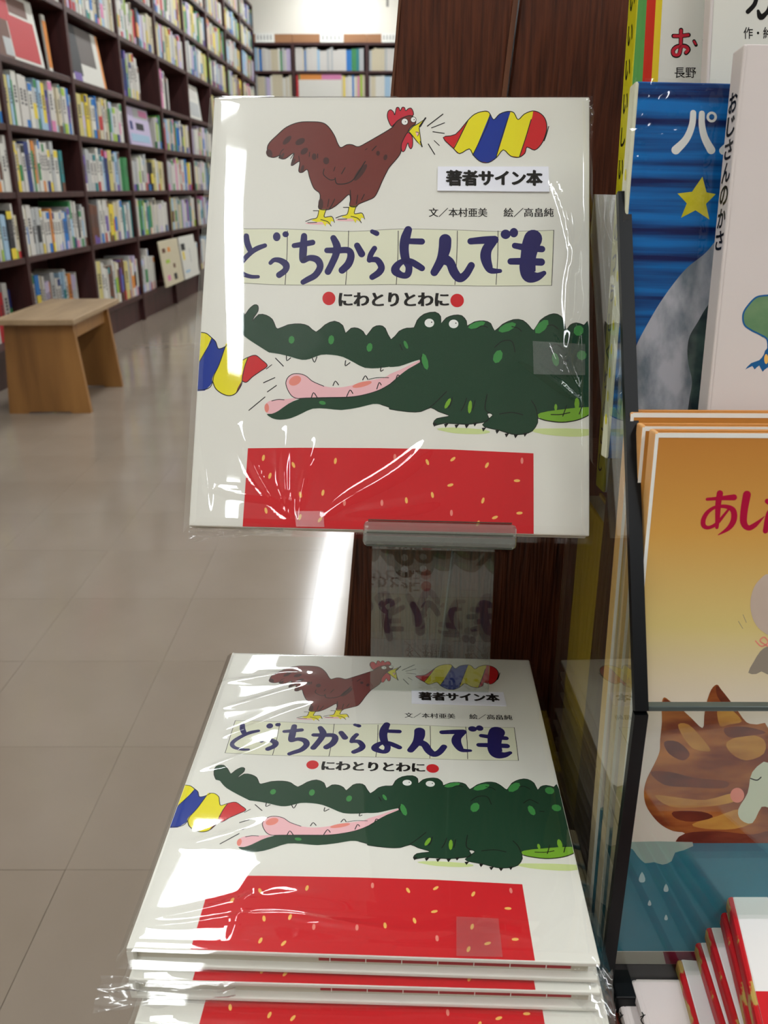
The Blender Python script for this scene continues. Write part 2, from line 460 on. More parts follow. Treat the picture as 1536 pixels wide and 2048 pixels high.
for q in books:
    if id(q) in idset: continue
    mw = lmat(Y0 + q['b'] * BAY + q['y']); z = SH[q['r']]
    rawbox(q['x'] - q['d'], q['x'], .0004, q['th'] - .0004, z, z + q['h'], PN.index(q['col']), mw)
    if q['k'] in (2, 3, 5): rawbox(q['x'] - .01, q['x'] + .001, .0004, q['th'] - .0004, z, z + q['h'] * .22, PN.index(q['c2']), mw)
    if q['k'] in (4, 5): rawbox(q['x'] - .01, q['x'] + .001, .0004, q['th'] - .0004, z + q['h'] * .82, z + q['h'] * .97, PN.index(q['c2']), mw)
    if q['k'] == 6: rawbox(q['x'] - .01, q['x'] + .001, .0004, q['th'] - .0004, z + q['h'] * .25, z + q['h'] * .6, PN.index(q['c2']), mw)
flush('distant_books', 'rows of mixed pale and coloured books filling the farther left shelves', 'books')

# face-out books and single specials on the left shelves
def faceout(b, r, y, wd, ht, lean, shapes, label, x=-.03, yaw=0, zoff=0, col='off-white'):
    mw = lmat(Y0 + b * BAY + y) @ Matrix.Translation((x, 0, SH[r] + .001 + zoff)) @ Matrix.Rotation(yaw, 4, 'Z') @ Matrix.Rotation(-lean, 4, 'Y')
    t = thing('display_book', label, 'book', group='books shown face-out on the left shelves', mw=mw)
    bm = bmesh.new(); addbox(bm, -.012, 0, -wd / 2, wd / 2, 0, ht, bev=.001); obj('cover', bm, t, mats=PM[col])
    bm = bmesh.new(); addbox(bm, -.0105, -.0015, -wd / 2 + .003, wd / 2 + .0015, .003, ht + .0015); obj('pages', bm, t, mats=M['page'])
    bm = bmesh.new()
    ms = []
    for (a0, a1, c0, c1, cn) in shapes:
        mm = PM[cn]
        if mm not in ms: ms.append(mm)
        addbox(bm, -.0005, .0006 + .0002 * len(ms), -wd / 2 + a0 * wd, -wd / 2 + a1 * wd, c0 * ht, c1 * ht, ms.index(mm))
    obj('cover_print', bm, t, mats=ms)
    return t
# in these local coordinates y grows to the right as seen from the aisle
faceout(0, 4, .36, .62, .335, .12, [(.0, .45, .55, 1, 'red'), (.0, .36, .0, .55, 'brown'), (.2, .36, .05, .3, 'pale grey'), (.38, .93, .06, .66, 'red'), (.46, .84, .70, .94, 'brown')], 'red and white magazine shown face-out on the fifth shelf of the second left bookcase')
faceout(0, 4, .82, .05, .30, .05, [(0, 1, .1, .9, 'orange')], 'thin orange-edged book beside the red face-out magazine', yaw=.0, x=-.05)
faceout(1, 4, .40, .66, .325, .12, [(.0, .35, .12, 1, 'black'), (.35, .8, .35, 1, 'darkgrey'), (.94, 1, .0, 1, 'orange'), (.1, .3, .0, .16, 'purple')], 'grey and dark green magazine face-out on the fifth shelf, third left bookcase')
faceout(2, 3, .46, .58, .27, .1, [(.3, .95, .72, .97, 'pale grey'), (.55, .95, .78, .95, 'pink'), (.08, .2, .4, .62, 'navy'), (.35, .7, .42, .6, 'black'), (.06, .9, .1, .3, 'pale blue')], 'pale magazine with pink heading face-out on the fourth shelf, fourth left bookcase', col='lilac')
faceout(4, 4, .40, .50, .31, .12, [(.1, .9, .1, .5, 'pale grey'), (.2, .8, .6, .9, 'white')], 'grey and white book face-out on the fifth shelf of the sixth left bookcase')
faceout(2, 0, .72, .60, .36, .10, [(.1, .26, .74, .84, 'brown'), (.38, .52, .74, .84, 'orange'), (.2, .4, .5, .58, 'lime'), (.55, .66, .36, .46, 'brown'), (.15, .3, .12, .24, 'pink'), (.5, .66, .1, .24, 'black')], 'white book with small scattered pictures face-out on the lowest shelf', x=.07, zoff=-.0, col='cream')
faceout(3, 0, .34, .56, .36, .10, [(.05, .3, .68, .84, 'black'), (.08, .2, .46, .66, 'yellow'), (.55, .58, .35, .7, 'pale grey'), (.1, .4, .14, .2, 'pale blue')], 'white book with a black haired figure face-out on the lowest shelf', x=.07)
# ------------------------------------------------------------------ back bookcases
BY = 12.92
def bz(py):
    d = ray(700, py); return H + d.z / d.y * BY
hz = bz(68); tz = bz(85)
BSH = [tz - .012 - .327 * k for k in range(1, 9)][::-1]
BSH = [z for z in BSH if z > .05]
broot = Matrix.Translation((0, BY, 0)) @ Matrix.Rotation(-math.pi / 2, 4, 'Z')   # local x toward camera(-Y), y -> +X
BW = 1.0
bcm = case_meshes(BW, .30, BSH, tz)
xs0 = (590 - 768) / F * (BY * CP - .9 * SP) 
def bmat(x): return broot @ Matrix.Translation((0, x, 0))
blab = ['at the left corner beyond the left bookcases', 'in the middle of the back wall view', 'right of the middle, at the panel edge', 'behind the wooden panel']
for k in range(-1, 3):
    build_case(bcm, BW, BSH, bmat(xs0 + k * BW), 'dark bookcase on the back wall, ' + blab[k + 1], 'dark bookcases along the back wall')
    hd = bxo('header_board', (xs0 + k * BW + .002, xs0 + (k + 1) * BW - .002, BY - .0, BY + .29, tz + .001, hz), M['header'])
    tag(hd, 'light brown header board on the back bookcase ' + blab[k + 1], 'header', 'header boards on the back bookcases')
M['signmark'] = mat('sign_mark', (150, 150, 148), .6)
for px0, px1, lb_ in ((511, 549, 'left corner'), (640, 687, 'middle'), (763, 800, 'right')):
    x0 = at(px0, 76, (0, BY, 0), (0, 1, 0)).x; x1 = at(px1, 76, (0, BY, 0), (0, 1, 0)).x
    t = thing('shelf_sign', 'white category sign on the back bookcase header, %s one' % lb_, 'sign', ((x0 + x1) / 2, BY - .012, tz + .0), 'white signs on the back header')
    wd = x1 - x0
    bxo('plate', (-wd / 2, wd / 2, 0, .008, .0, hz - tz + .01), M['white'], t)
    bm = bmesh.new()
    for i in range(5): addbox(bm, -wd * .4 + i * wd * .17, -wd * .4 + i * wd * .17 + wd * .06, -.002, .001, .03, .085)
    obj('sign_marks', bm, t, mats=M['signmark'])
for k in range(-1, 3):
    for r, z in enumerate(BSH):
        hgt = .295; y = .03; sc = 0
        while y < BW - .05:
            th = R.choice((.02, .025, .03, .035))
            if R.random() < .55: sc = R.choices(range(len(PAL)), WT)[0]; hh = R.uniform(.24, .285)
            if r == len(BSH) - 2 and k == 0 and .03 < y < .62:      # a run of white books with coloured heads
                c2 = 'green' if y < .08 else ('orange' if y < .36 else 'pink')
                rawbox(-.2, -.02, y, y + th - .001, z, z + .22, PN.index('off-white'), bmat(xs0 + k * BW)); rawbox(-.2, -.02, y, y + th - .001, z + .22, z + .285, PN.index(c2), bmat(xs0 + k * BW))
            else:
                rawbox(-.2, -.02 - R.random() * .01, y, y + th - .001, z, z + hh, sc, bmat(xs0 + k * BW))
            y += th
flush('back_wall_books', 'rows of small pale and coloured books filling the back wall shelves', 'books')
t = bxo('hanging_rod', (-.012, .012, -.012, .012, 0, .36), M['metal'])
t.location = at(775, 13, (0, 9, 0), (0, 1, 0)); t.scale.z = (ZC - t.location.z) / .36
tag(t, 'grey rod hanging from the ceiling at the top of the wooden panel', 'rod')

# ------------------------------------------------------------------ stool
st = thing('wooden_stool', 'low bench-like wooden stool with slab legs standing in the left aisle', 'stool', (-1.535, 4.08, 0)); st.rotation_euler = (0, 0, .03)
bm = bmesh.new(); addbox(bm, -.175, .175, -.34, .42, .405, .43, bev=.004); obj('seat', bm, st, mats=M['stool_top'])
for yy, sg in ((-.27, -1), (.28, 1)):
    bm = bmesh.new(); fs = addprism(bm, [(-.185, .0), (-.10, .0), (-.09, .008), (.09, .008), (.10, 0), (.185, 0), (.150, .405), (-.150, .405)], 1, yy - .014, yy + .014)
    obj('leg', bm, st, mats=M['stool'])
bm = bmesh.new(); addbox(bm, .115, .135, -.256, .266, .33, .404, bev=.002); obj('apron', bm, st, mats=M['stool'])
bm = bmesh.new(); addbox(bm, -.135, -.115, -.256, .266, .33, .404, bev=.002); obj('apron', bm, st, mats=M['stool'])

# ------------------------------------------------------------------ display fixture
PX = .116
Q = PX / .13
def zq(d): return H - d * Q
TZR = zq(.46)
PX_ = .116                                   # clear side pane
TZ = H - .46                               # table top
PY = .60                                   # front of the wooden back panel
fx = thing('display_unit', 'dark wooden display unit with plank back panel holding the picture books', 'display', (.25, .4, 0))
def rel(o): o.location = Vector(o.location) - Vector(fx.location); return o
pl = (0, PY, 0); nl = (0, 1, 0)
def pan(px, py, y=PY): v = at(px, py, (0, y, 0), nl); return (v.x, v.z)
def plank(a, b, name='plank', th=.02, lbl=None, y=PY):
    bm = bmesh.new()
    lo = lambda p, q, z: (p[0] + (q[0] - p[0]) * (z - p[1]) / (q[1] - p[1]), z)
    z0, z1 = TZ - .02, H + .32
    pts = [lo(a[0], a[1], z0), lo(b[0], b[1], z0), lo(b[0], b[1], z1), lo(a[0], a[1], z1)]
    fs = addprism(bm, pts, 1, y, y + th)
    bmesh.ops.bevel(bm, geom=list(bm.edges), offset=.0015, segments=1, affect='EDGES')
    return rel(obj(name, bm, fx, mats=M['panel']))
eL = (pan(797, 0), pan(688, 1310)); eM = (pan(1040, 0), pan(880, 1310)); 
eM2 = (pan(1046, 0), pan(886, 1310))
eR = ((.42, H + .3), (.38, TZ))
plank(eL, (pan(1037, 0), pan(878, 1310)))
plank((pan(1041, 0), pan(882, 1310)), eR, y=PY + .002)
bm = bmesh.new(); addbox(bm, -.108, .75, .20, PY + .03, TZ - .03, TZ, bev=.002); rel(obj('table_top', bm, fx, mats=M['panel']))
bm = bmesh.new(); addbox(bm, -.09, .74, .27, PY + .02, 0, TZ - .031); rel(obj('cabinet', bm, fx, mats=M['panel']))
bm = bmesh.new(); addbox(bm, .1215, .75, .452 * Q, .490 * Q, TZR + .001, zq(.150)); rel(obj('riser', bm, fx, mats=M['panel']))
bm = bmesh.new(); addbox(bm, .138, .75, .4905 * Q, .599, TZR + .001, zq(.191)); rel(obj('riser', bm, fx, mats=M['panel']))
bm = bmesh.new(); addbox(bm, .122, .75, .205, .599, TZ + .0005, TZR, bev=.001); rel(obj('platform', bm, fx, mats=M['panel']))

def strip(pa, pb, pc, pd):
    bm = bmesh.new(); addprism(bm, [pan(*p) for p in (pa, pb, pc, pd)], 1, PY - .0012, PY - .0001)
    return rel(obj('edge_band', bm, fx, mats=M['panel_edge']))
strip((1026, 0), (1036, 0), (877, 1310), (868, 1310))
strip((798, 1), (802, 1), (694, 1310), (689, 1310))
# ------------------------------------------------------------------ picture book with rooster and crocodile
UP = [(430.6, 193.7), (1178, 193.7), (1179, 1072), (377, 1053)]
FL = [(461, 1305), (1062, 1320), (1200, 1927), (253, 1896)]
BWD = .215; BHT = BWD * 1.162; BT = .0125
UNIT = [(-BWD / 2, BHT / 2), (BWD / 2, BHT / 2), (BWD / 2, -BHT / 2), (-BWD / 2, -BHT / 2)]
hU = hom(UP, UNIT); hF = hom(FL, UP)
def clampu(p):
    u, v = hap(hU, p); e_ = .0004
    return (min(max(u, -BWD / 2 + e_), BWD / 2 - e_), min(max(v, -BHT / 2 + e_), BHT / 2 - e_))
P = Print(clampu)
def c1(L): return [(380 + x / 3.657, 180 + y / 3.657) for x, y in L]
def c2(L): return [(780 + x / 3.657, 180 + y / 3.657) for x, y in L]
def c3(L): return [(380 + x / 3.657, 560 + y / 3.657) for x, y in L]
def c4(L): return [(780 + x / 3.2, 560 + y / 3.2) for x, y in L]
def f7(L): return [hap(hF, (320 + x / 3.491, 1520 + y / 3.491)) for x, y in L]
def f5(L): return [hap(hF, (400 + x / 3.84, 1280 + y / 3.84)) for x, y in L]
def S(pts, w_, mt='ink', lay=6, **k): P.stroke(pts, w_, mt, lay, **k)
# --- rooster
body = c1([(570, 430), (585, 385), (640, 330), (710, 270), (800, 235), (900, 230), (975, 238), (1020, 270), (1060, 330), (1085, 390), (1108, 418), (1150, 398), (1190, 398), (1235, 412), (1300, 380), (1370, 340), (1430, 305), (1483, 270), (1513, 230), (1560, 200), (1615, 185), (1650, 212), (1650, 245), (1625, 262), (1603, 290), (1590, 320), (1565, 370), (1548, 410), (1545, 450), (1523, 490), (1463, 560), (1440, 600), (1410, 660), (1380, 730), (1350, 780), (1300, 805), (1240, 830), (1215, 852), (1172, 845), (1176, 800), (1165, 762), (1110, 810), (1060, 850), (1010, 872), (945, 862), (955, 790), (950, 750), (910, 715), (880, 640), (862, 580), (825, 600), (800, 590), (805, 520), (745, 550), (765, 460), (700, 500), (660, 495), (665, 475), (620, 490), (585, 480)])
comb = c1([(1475, 262), (1448, 205), (1450, 160), (1470, 142), (1492, 160), (1500, 180), (1512, 130), (1530, 128), (1540, 150), (1555, 125), (1572, 128), (1580, 150), (1598, 135), (1620, 132), (1635, 160), (1632, 185), (1590, 200), (1540, 220), (1500, 245)])
watt = c2([(140, 310), (165, 340), (168, 400), (155, 428), (140, 410), (132, 385), (110, 440), (90, 445), (85, 400), (105, 350), (125, 315)])
P.poly(comb, 'combred', 1); S(comb, 1.6, lay=2, closed=True)
P.poly(body, 'brown', 3); S(body, 1.7, lay=4, closed=True)
P.poly(watt, 'combred', 5); S(watt, 1.5, lay=6, closed=True)
beak = c2([(140, 300), (170, 265), (215, 240), (262, 205), (228, 262), (215, 275), (232, 405), (200, 375), (165, 330)])
P.poly(beak, 'yellow', 5, 1); S(beak, 1.6, lay=6, closed=True, sm=1)
S(c2([(218, 265), (262, 203)]), 3, lay=7); S(c2([(225, 375), (236, 412)]), 2.6, lay=7)
P.poly(c2([(188, 300), (214, 305), (208, 336), (196, 330)]), 'pink', 6, 1); S(c2([(190, 305), (212, 310), (205, 335)]), 1.2, lay=7)
for ex, ey, er in ((110, 230, 24), (173, 215, 20)):
    (a, b), = c2([(ex, ey)]); P.disc(a, b, er / 3.657, er / 3.657, 'white', 5)
    P.disc(a + 1.5, b, 1.1, 1.1, 'ink', 6.5)
    S([(a + er / 3.657 * math.cos(k * .524), b + er / 3.657 * math.sin(k * .524)) for k in range(12)], 1.1, lay=6, closed=True)
for (x, y, rx, ry, ro) in ((715, 365, 42, 18, -.8), (810, 375, 38, 22, -.5), (840, 445, 32, 20, -.7), (913, 485, 18, 24, 0), (1000, 515, 22, 26, 0), (1378, 460, 14, 18, 0), (1432, 490, 14, 22, .3), (960, 830, 18, 40, 0), (1250, 600, 22, 75, .65), (585, 460, 22, 30, -.4), (825, 575, 12, 30, .3), (760, 525, 10, 30, .5), (680, 480, 10, 25, .5)):
    (a, b), = c1([(x, y)]); P.disc(a, b, rx / 3.657, ry / 3.657, 'spot', 5, ro)
for L, w_ in (([(985, 575), (980, 615), (1020, 650), (1045, 655), (1065, 648)], 1.7), ([(1065, 640), (1078, 682), (1140, 682), (1190, 660), (1230, 610), (1260, 560), (1285, 520)], 2), ([(1065, 560), (1055, 590)], 1.5), ([(1138, 565), (1112, 610)], 1.7), ([(880, 452), (876, 485)], 1.5), ([(938, 465), (938, 495)], 1.6), ([(1365, 408), (1335, 440)], 1.8), ([(1300, 425), (1285, 435)], 1.2), ([(1062, 795), (1040, 840), (1020, 870)], 1.8), ([(1020, 795), (1010, 850)], 1.5), ([(1278, 760), (1258, 800)], 1.7), ([(1230, 765), (1220, 830)], 1.6), ([(1175, 730), (1180, 800)], 1.6), ([(655, 495), (670, 450), (690, 430)], 1.4), ([(765, 460), (740, 500)], 1.4), ([(805, 520), (800, 480)], 1.3)):
    S(c1(L), w_, lay=6)
for dx in (0, 220):
    dy = -25 if dx else 0; q = lambda L: c1([(x + dx, y + dy) for x, y in L])
    P.poly(q([(950, 868), (1000, 868), (985, 930), (1040, 925), (1058, 960), (1035, 955), (1030, 985), (1000, 970), (995, 995), (970, 960), (930, 962), (890, 950), (930, 930), (940, 900)]), 'yellow', 3, 1)
    for L in ([(1002, 868), (985, 925), (1040, 922), (1060, 965)], [(945, 880), (932, 930), (890, 942), (850, 958)], [(960, 945), (1010, 960), (1036, 992)], [(905, 880), (945, 880)], [(865, 968), (930, 965)]): S(q(L), 1.5, lay=5)
    P.disc(*q([(935, 972)])[0], 24, 2.5, 'pink', 1)
for L, w_ in (([(275, 262), (388, 175)], 2.1), ([(305, 275), (400, 238)], 1.7), ([(315, 303), (398, 315)], 1.7), ([(325, 368), (362, 403)], 1.5), ([(282, 393), (328, 468)], 2)): S(c2(L), w_, lay=5)
# --- striped speech shape
bub = [(390, 345), (480, 322), (570, 220), (620, 175), (680, 155), (722, 160), (757, 215), (800, 175), (860, 155), (905, 165), (935, 215), (980, 175), (1040, 152), (1090, 165), (1130, 205), (1145, 270), (1130, 340), (1100, 400), (1055, 437), (1000, 415), (985, 460), (940, 490), (880, 480), (828, 435), (780, 490), (720, 528), (660, 520), (610, 475), (580, 428), (510, 463), (465, 425)]
P.poly(c2(bub), 'red', 1, 3)
P.poly(c2([(465, 425), (480, 395), (573, 218), (620, 175), (680, 155), (722, 160), (735, 185), (605, 473), (580, 428), (510, 463)]), 'yellow', 2, 1)
P.poly(c2([(730, 178), (757, 215), (800, 175), (855, 157), (882, 160), (775, 492), (720, 528), (660, 520), (608, 475)]), 'blue', 2.5, 1)
P.poly(c2([(880, 158), (905, 165), (935, 215), (980, 175), (1045, 152), (1040, 190), (945, 488), (880, 480), (828, 435), (778, 490)]), 'yellow', 3, 1)
S(c2(bub), 1.8, lay=4, closed=True, sm=3)
S(c2([(570, 222), (485, 395), (465, 425)]), 1.8, lay=4.6); S(c2([(730, 180), (705, 270), (605, 473)]), 1.5, lay=4.6); S(c2([(862, 205), (815, 350), (775, 492)]), 1.6, lay=4.6); S(c2([(1030, 215), (990, 350), (945, 488)]), 1.8, lay=4.6); S(c2([(1158, 265), (1140, 330), (1125, 370)]), 1.8, lay=4.6)
# --- second striped shape at the left edge
P.poly(c3([(66, 380), (120, 388), (160, 425), (60, 600)]), 'yellow', 2, 1)
P.poly(c3([(160, 420), (190, 450), (210, 500), (255, 490), (280, 470), (170, 740), (150, 770), (110, 808), (52, 812), (58, 600), (90, 560), (135, 480)]), 'blue', 2.5, 1)
yl = f7([(322, 248), (340, 240), (375, 242), (405, 265), (410, 300), (420, 325), (465, 312), (440, 350), (410, 395), (395, 435), (340, 495), (290, 510), (240, 498), (200, 470), (185, 430), (205, 395), (255, 345)])
P.poly(yl, 'yellow', 3, 3)
rd = f7([(465, 312), (520, 302), (560, 325), (595, 357), (540, 385), (480, 412), (430, 440), (400, 432), (410, 395), (440, 350)]); P.poly(rd, 'red', 3.4, 2)
P.poly(f7([(395, 435), (385, 460), (340, 498), (360, 470)]), 'brown', 3.6, 1)
S(c3([(66, 380), (120, 388), (160, 420), (190, 450), (210, 500), (255, 488), (282, 466)]), 1.7, lay=4.4)
S(yl[1:6] + rd[:6] + rd[6:8], 1.6, lay=4.4); S(f7([(400, 436), (385, 460), (340, 498), (290, 510), (240, 498), (200, 470), (188, 432)]), 1.8, lay=4.4)
S(f7([(320, 255), (255, 345), (205, 400), (188, 432), (160, 462), (110, 475), (62, 475)]), 1.6, lay=4.9); S(f7([(465, 315), (430, 365), (400, 430)]), 1.6, lay=4.9); S(f7([(228, 228), (160, 290), (100, 345)]), 1.5, lay=4.9)
for L in ([(628, 570), (685, 628)], [(540, 750), (622, 713)], [(568, 817), (634, 770)], [(432, 953), (550, 855)]): S(c3(L), 1.9, lay=3)
S(c3([(560, 650), (600, 618)]), 1.5, lay=3)
# --- sticker text, credits, titles
P.text('文／本村亜美', 858, 415, 974, 433, 'ink', 2, .003); P.text('文／本村亜美', 858.7, 415, 974.7, 433, 'ink', 2.5, .003)
P.text('絵／高畠純', 1007, 415, 1106, 433, 'ink', 2, .003); P.text('絵／高畠純', 1007.7, 415, 1106.7, 433, 'ink', 2.5, .003)
tbx = [hap(hF, (468, 1443)), (570, 457), (700, 462), (800, 457), (915, 459), (1000, 462), (1107, 459.5), (1105, 520), (1102.7, 569.7), (990, 571), (900, 570), (795, 568), (690, 569), (570, 569), (500, 566), hap(hF, (448, 1508))]
P.poly(tbx, 'cream', 1, 1)
S(tbx[:7], 1.2, 'greyline', 2, sm=3); S(tbx[8:], 1.2, 'greyline', 2, sm=3); S(tbx[6:9], 1.3, 'ink', 2.3); S([tbx[-1], tbx[0]], 1.2, 'ink', 2.3)
for a, b in ((576, 571), (698, 692), (797, 793), (915, 910), (996, 992)): S([(a, 461), ((a + b) / 2 + 1.2, 515), (b, 568)], 1.4, 'ink', 2.3)
def T(L, wd, f=c1, lay=4): P.stroke(f(L), [k * 1.13 / 3.657 for k in wd] if isinstance(wd, list) else wd * 1.13 / 3.657, 'navy', lay, sm=6)
T([(318, 660), (318, 690), (330, 720)], [36, 40, 38], f5); T([(440, 705), (380, 718), (330, 738), (265, 775), (238, 805), (255, 832), (310, 848), (365, 850)], [28, 34, 32, 34, 32, 30, 26, 22], f5, 4.5)
P.disc(*c1([(638, 1070)])[0], 7.6, 9, 'navy', 4); P.disc(*c1([(703, 1052)])[0], 6.4, 6, 'navy', 4)
T([(592, 1262), (620, 1240), (665, 1245), (705, 1275), (700, 1315), (655, 1350)], [26, 30, 38, 46, 40, 40])
T([(765, 1135), (830, 1125), (900, 1112)], [32, 36, 36]); T([(838, 1065), (832, 1160), (828, 1230), (835, 1245), (880, 1225), (935, 1240), (955, 1290), (920, 1350), (860, 1385), (830, 1402)], [40, 50, 46, 34, 38, 46, 44, 42, 38, 34], lay=4.5)
T([(1005, 1170), (1080, 1170), (1160, 1170), (1180, 1210), (1160, 1270), (1115, 1315)], [36, 40, 42, 48, 50, 46]); T([(1052, 1080), (1078, 1140), (1070, 1200), (1040, 1270), (1012, 1325)], [40, 50, 46, 44, 44], lay=4.5)
T([(1225, 1135), (1258, 1195)], [40, 46])
T([(1335, 1032), (1368, 1046)], [28, 34]); T([(1352, 1155), (1325, 1200), (1315, 1240)], [34, 36, 36]); T([(1318, 1240), (1370, 1240), (1402, 1290), (1385, 1330), (1335, 1365)], [30, 40, 44, 44, 38], lay=4.5)
g2 = lambda L, w_, lay=4: T(L, w_, c2, lay)
g2([(135, 1020), (115, 1080), (105, 1150), (115, 1230), (140, 1290), (130, 1345), (90, 1352), (42, 1320), (55, 1280), (100, 1248), (150, 1250), (195, 1275), (235, 1300)], [50, 62, 60, 56, 46, 44, 40, 56, 48, 36, 40, 44, 40])
g2([(150, 1103), (235, 1105)], [38, 40], 4.5)
g2([(405, 1095), (400, 1160), (375, 1240), (325, 1330)], [80, 78, 62, 50]); g2([(400, 1235), (440, 1260), (470, 1330), (510, 1372), (555, 1345), (595, 1280)], [70, 60, 60, 56, 50, 46], 4.5)
g2([(590, 1103), (680, 1095), (765, 1092)], [42, 48, 52]); g2([(750, 1105), (710, 1160), (700, 1220), (720, 1290), (745, 1318), (805, 1320)], [58, 66, 70, 56, 40, 26], 4.5)
P.disc(*c2([(845, 1052)])[0], 10, 9.5, 'navy', 4); P.disc(*c2([(905, 1040)])[0], 8.5, 9.5, 'navy', 4)
g2([(1045, 1085), (1025, 1140), (1010, 1220), (1005, 1300), (1020, 1355), (1075, 1362), (1125, 1335)], [118, 112, 100, 104, 90, 56, 30]); g2([(912, 1135), (1000, 1150), (1110, 1160)], [38, 44, 42], 4.5); g2([(882, 1250), (980, 1250), (1105, 1255)], [42, 46, 48], 5)
P.disc(658.5, 596, 13, 13.5, 'red', 1, n=28); P.disc(914.5, 600, 13.5, 13.5, 'red', 1, n=28)
for k_, dx_ in enumerate((0, 1.4, -1.4)): P.text('にわとりとわに', 679 + dx_, 584, 897 + dx_, 612, 'ink', 2 + k_, .014)
# --- crocodile
cr = f7([(385, 145), (370, 110), (375, 65), (400, 45), (440, 45), (470, 75), (488, 104), (520, 80), (560, 60), (585, 65), (580, 90), (550, 115), (535, 135)]) + c3([(505, 250), (560, 255), (605, 285), (625, 330), (645, 355), (720, 325), (810, 318), (870, 335), (925, 378), (990, 325), (1060, 298), (1120, 330), (1140, 385), (1180, 350), (1230, 350), (1270, 375), (1293, 405), (1340, 345), (1390, 330), (1430, 350)]) + c4([(8, 378), (60, 325), (110, 305), (155, 302), (175, 255), (220, 215), (290, 202), (325, 230), (328, 275), (360, 240), (410, 222), (460, 225), (490, 260), (495, 290), (540, 265), (600, 258), (645, 275), (670, 322), (720, 280), (790, 250), (850, 255), (890, 290), (920, 318), (960, 255), (1020, 218), (1070, 215), (1110, 250), (1125, 315), (1150, 285), (1190, 270), (1240, 285), (1276, 298), (1276, 830), (1000, 838), (948, 870), (945, 910), (910, 965), (850, 985), (780, 985), (700, 960), (630, 945), (592, 925), (640, 880), (657, 862), (640, 850), (622, 856), (632, 880), (620, 902), (560, 915), (480, 922), (350, 915), (290, 930), (278, 915), (300, 885), (370, 872), (372, 862), (310, 840), (262, 815), (200, 840), (120, 842), (0, 825)]) + c3([(1460, 930), (1400, 910), (1340, 905), (1240, 930), (1110, 950), (1000, 940), (900, 940), (820, 975), (740, 1010), (660, 1022), (600, 1010), (562, 980), (600, 978), (650, 955), (720, 905), (800, 870), (900, 858), (1040, 855), (1180, 852), (1300, 830), (1400, 795)]) + c4([(0, 662), (60, 610), (120, 565), (190, 525), (188, 508), (120, 530), (60, 550), (0, 555)]) + c3([(1460, 632), (1380, 642), (1280, 640), (1200, 600), (1120, 560), (1040, 545), (960, 545), (880, 575), (820, 582), (740, 560), (660, 540), (580, 528)]) + f7([(620, 290), (540, 250), (460, 205), (425, 170), (410, 152)])
P.poly(cr, 'croc', 3, 2); S(cr[:96], 1.5, lay=4, sm=2)
P.poly(c4([(945, 872), (962, 848), (1080, 828), (1276, 810), (1276, 858), (1200, 890), (1100, 905), (1000, 895)]), 'lime', 4.2, 2)
S(c4([(945, 880), (1000, 897), (1100, 908), (1200, 893), (1276, 860)]), 2.2, lay=5)
P.poly(c4([(300, 950), (400, 942), (600, 955), (640, 975), (560, 985), (420, 980), (340, 965)]), 'grass', 1, 2); P.poly(c4([(900, 960), (960, 948), (1276, 952), (1276, 992), (1150, 1000), (980, 985)]), 'grass', 1, 2)
tongue = c3([(705, 770), (712, 720), (750, 688), (800, 684), (850, 700), (900, 740), (980, 775), (1080, 785), (1180, 770), (1300, 735), (1420, 712)]) + c4([(0, 600), (60, 575), (120, 545), (188, 512), (188, 530), (60, 615), (0, 662)]) + c3([(1400, 795), (1300, 832), (1180, 855), (1000, 860), (860, 862), (790, 866), (740, 840)])
P.poly(tongue, 'pink', 2, 2); S(tongue[-6:] + tongue[:7], 1.5, lay=4)
tip = c3([(790, 862), (740, 866), (680, 872), (600, 878), (560, 900), (545, 930), (560, 970), (600, 978), (650, 955), (720, 905)]); P.poly(tip, 'pink', 2.4, 2)
P.disc(*c3([(770, 735)])[0], 13, 9, 'salmon', 4.1, -.5); P.disc(*c3([(563, 935)])[0], 4.5, 9, 'salmon', 4.1); P.disc(*c3([(1260, 762)])[0], 20, 5, 'salmon', 4.1, -.25)
S(c3([(600, 884), (645, 873), (690, 875)]), 1.5, lay=5); S(c3([(1310, 725), (1370, 712), (1455, 712)]), 1.3, lay=5); S(c3([(795, 866), (850, 862), (1000, 858), (1180, 853), (1300, 831), (1400, 796), (1500, 736)]), 1.4, lay=5)
for a in ([(708, 552), (710, 588), (738, 568)], [(895, 565), (913, 600), (930, 560)], [(1140, 588), (1138, 625), (1172, 602)], [(1400, 632), (1395, 665), (1415, 655)], [(890, 858), (905, 822), (930, 855)], [(1048, 770), (1065, 738), (1088, 765)], [(1148, 850), (1172, 803), (1192, 828)], [(1265, 728), (1285, 698), (1302, 725)], [(1368, 795), (1385, 748), (1400, 765)], [(1508, 722), (1520, 692), (1534, 700)]): S(c3(a), 1.9, lay=6, sm=3)
for ex in (253, 408):
    (a, b), = c4([(ex, 272 if ex == 253 else 278)]); P.disc(a, b, 9.5, 8.6, 'white', 5, n=24); P.disc(a + 4.5, b - 1.5, 1.3, 1.3, 'ink', 6)
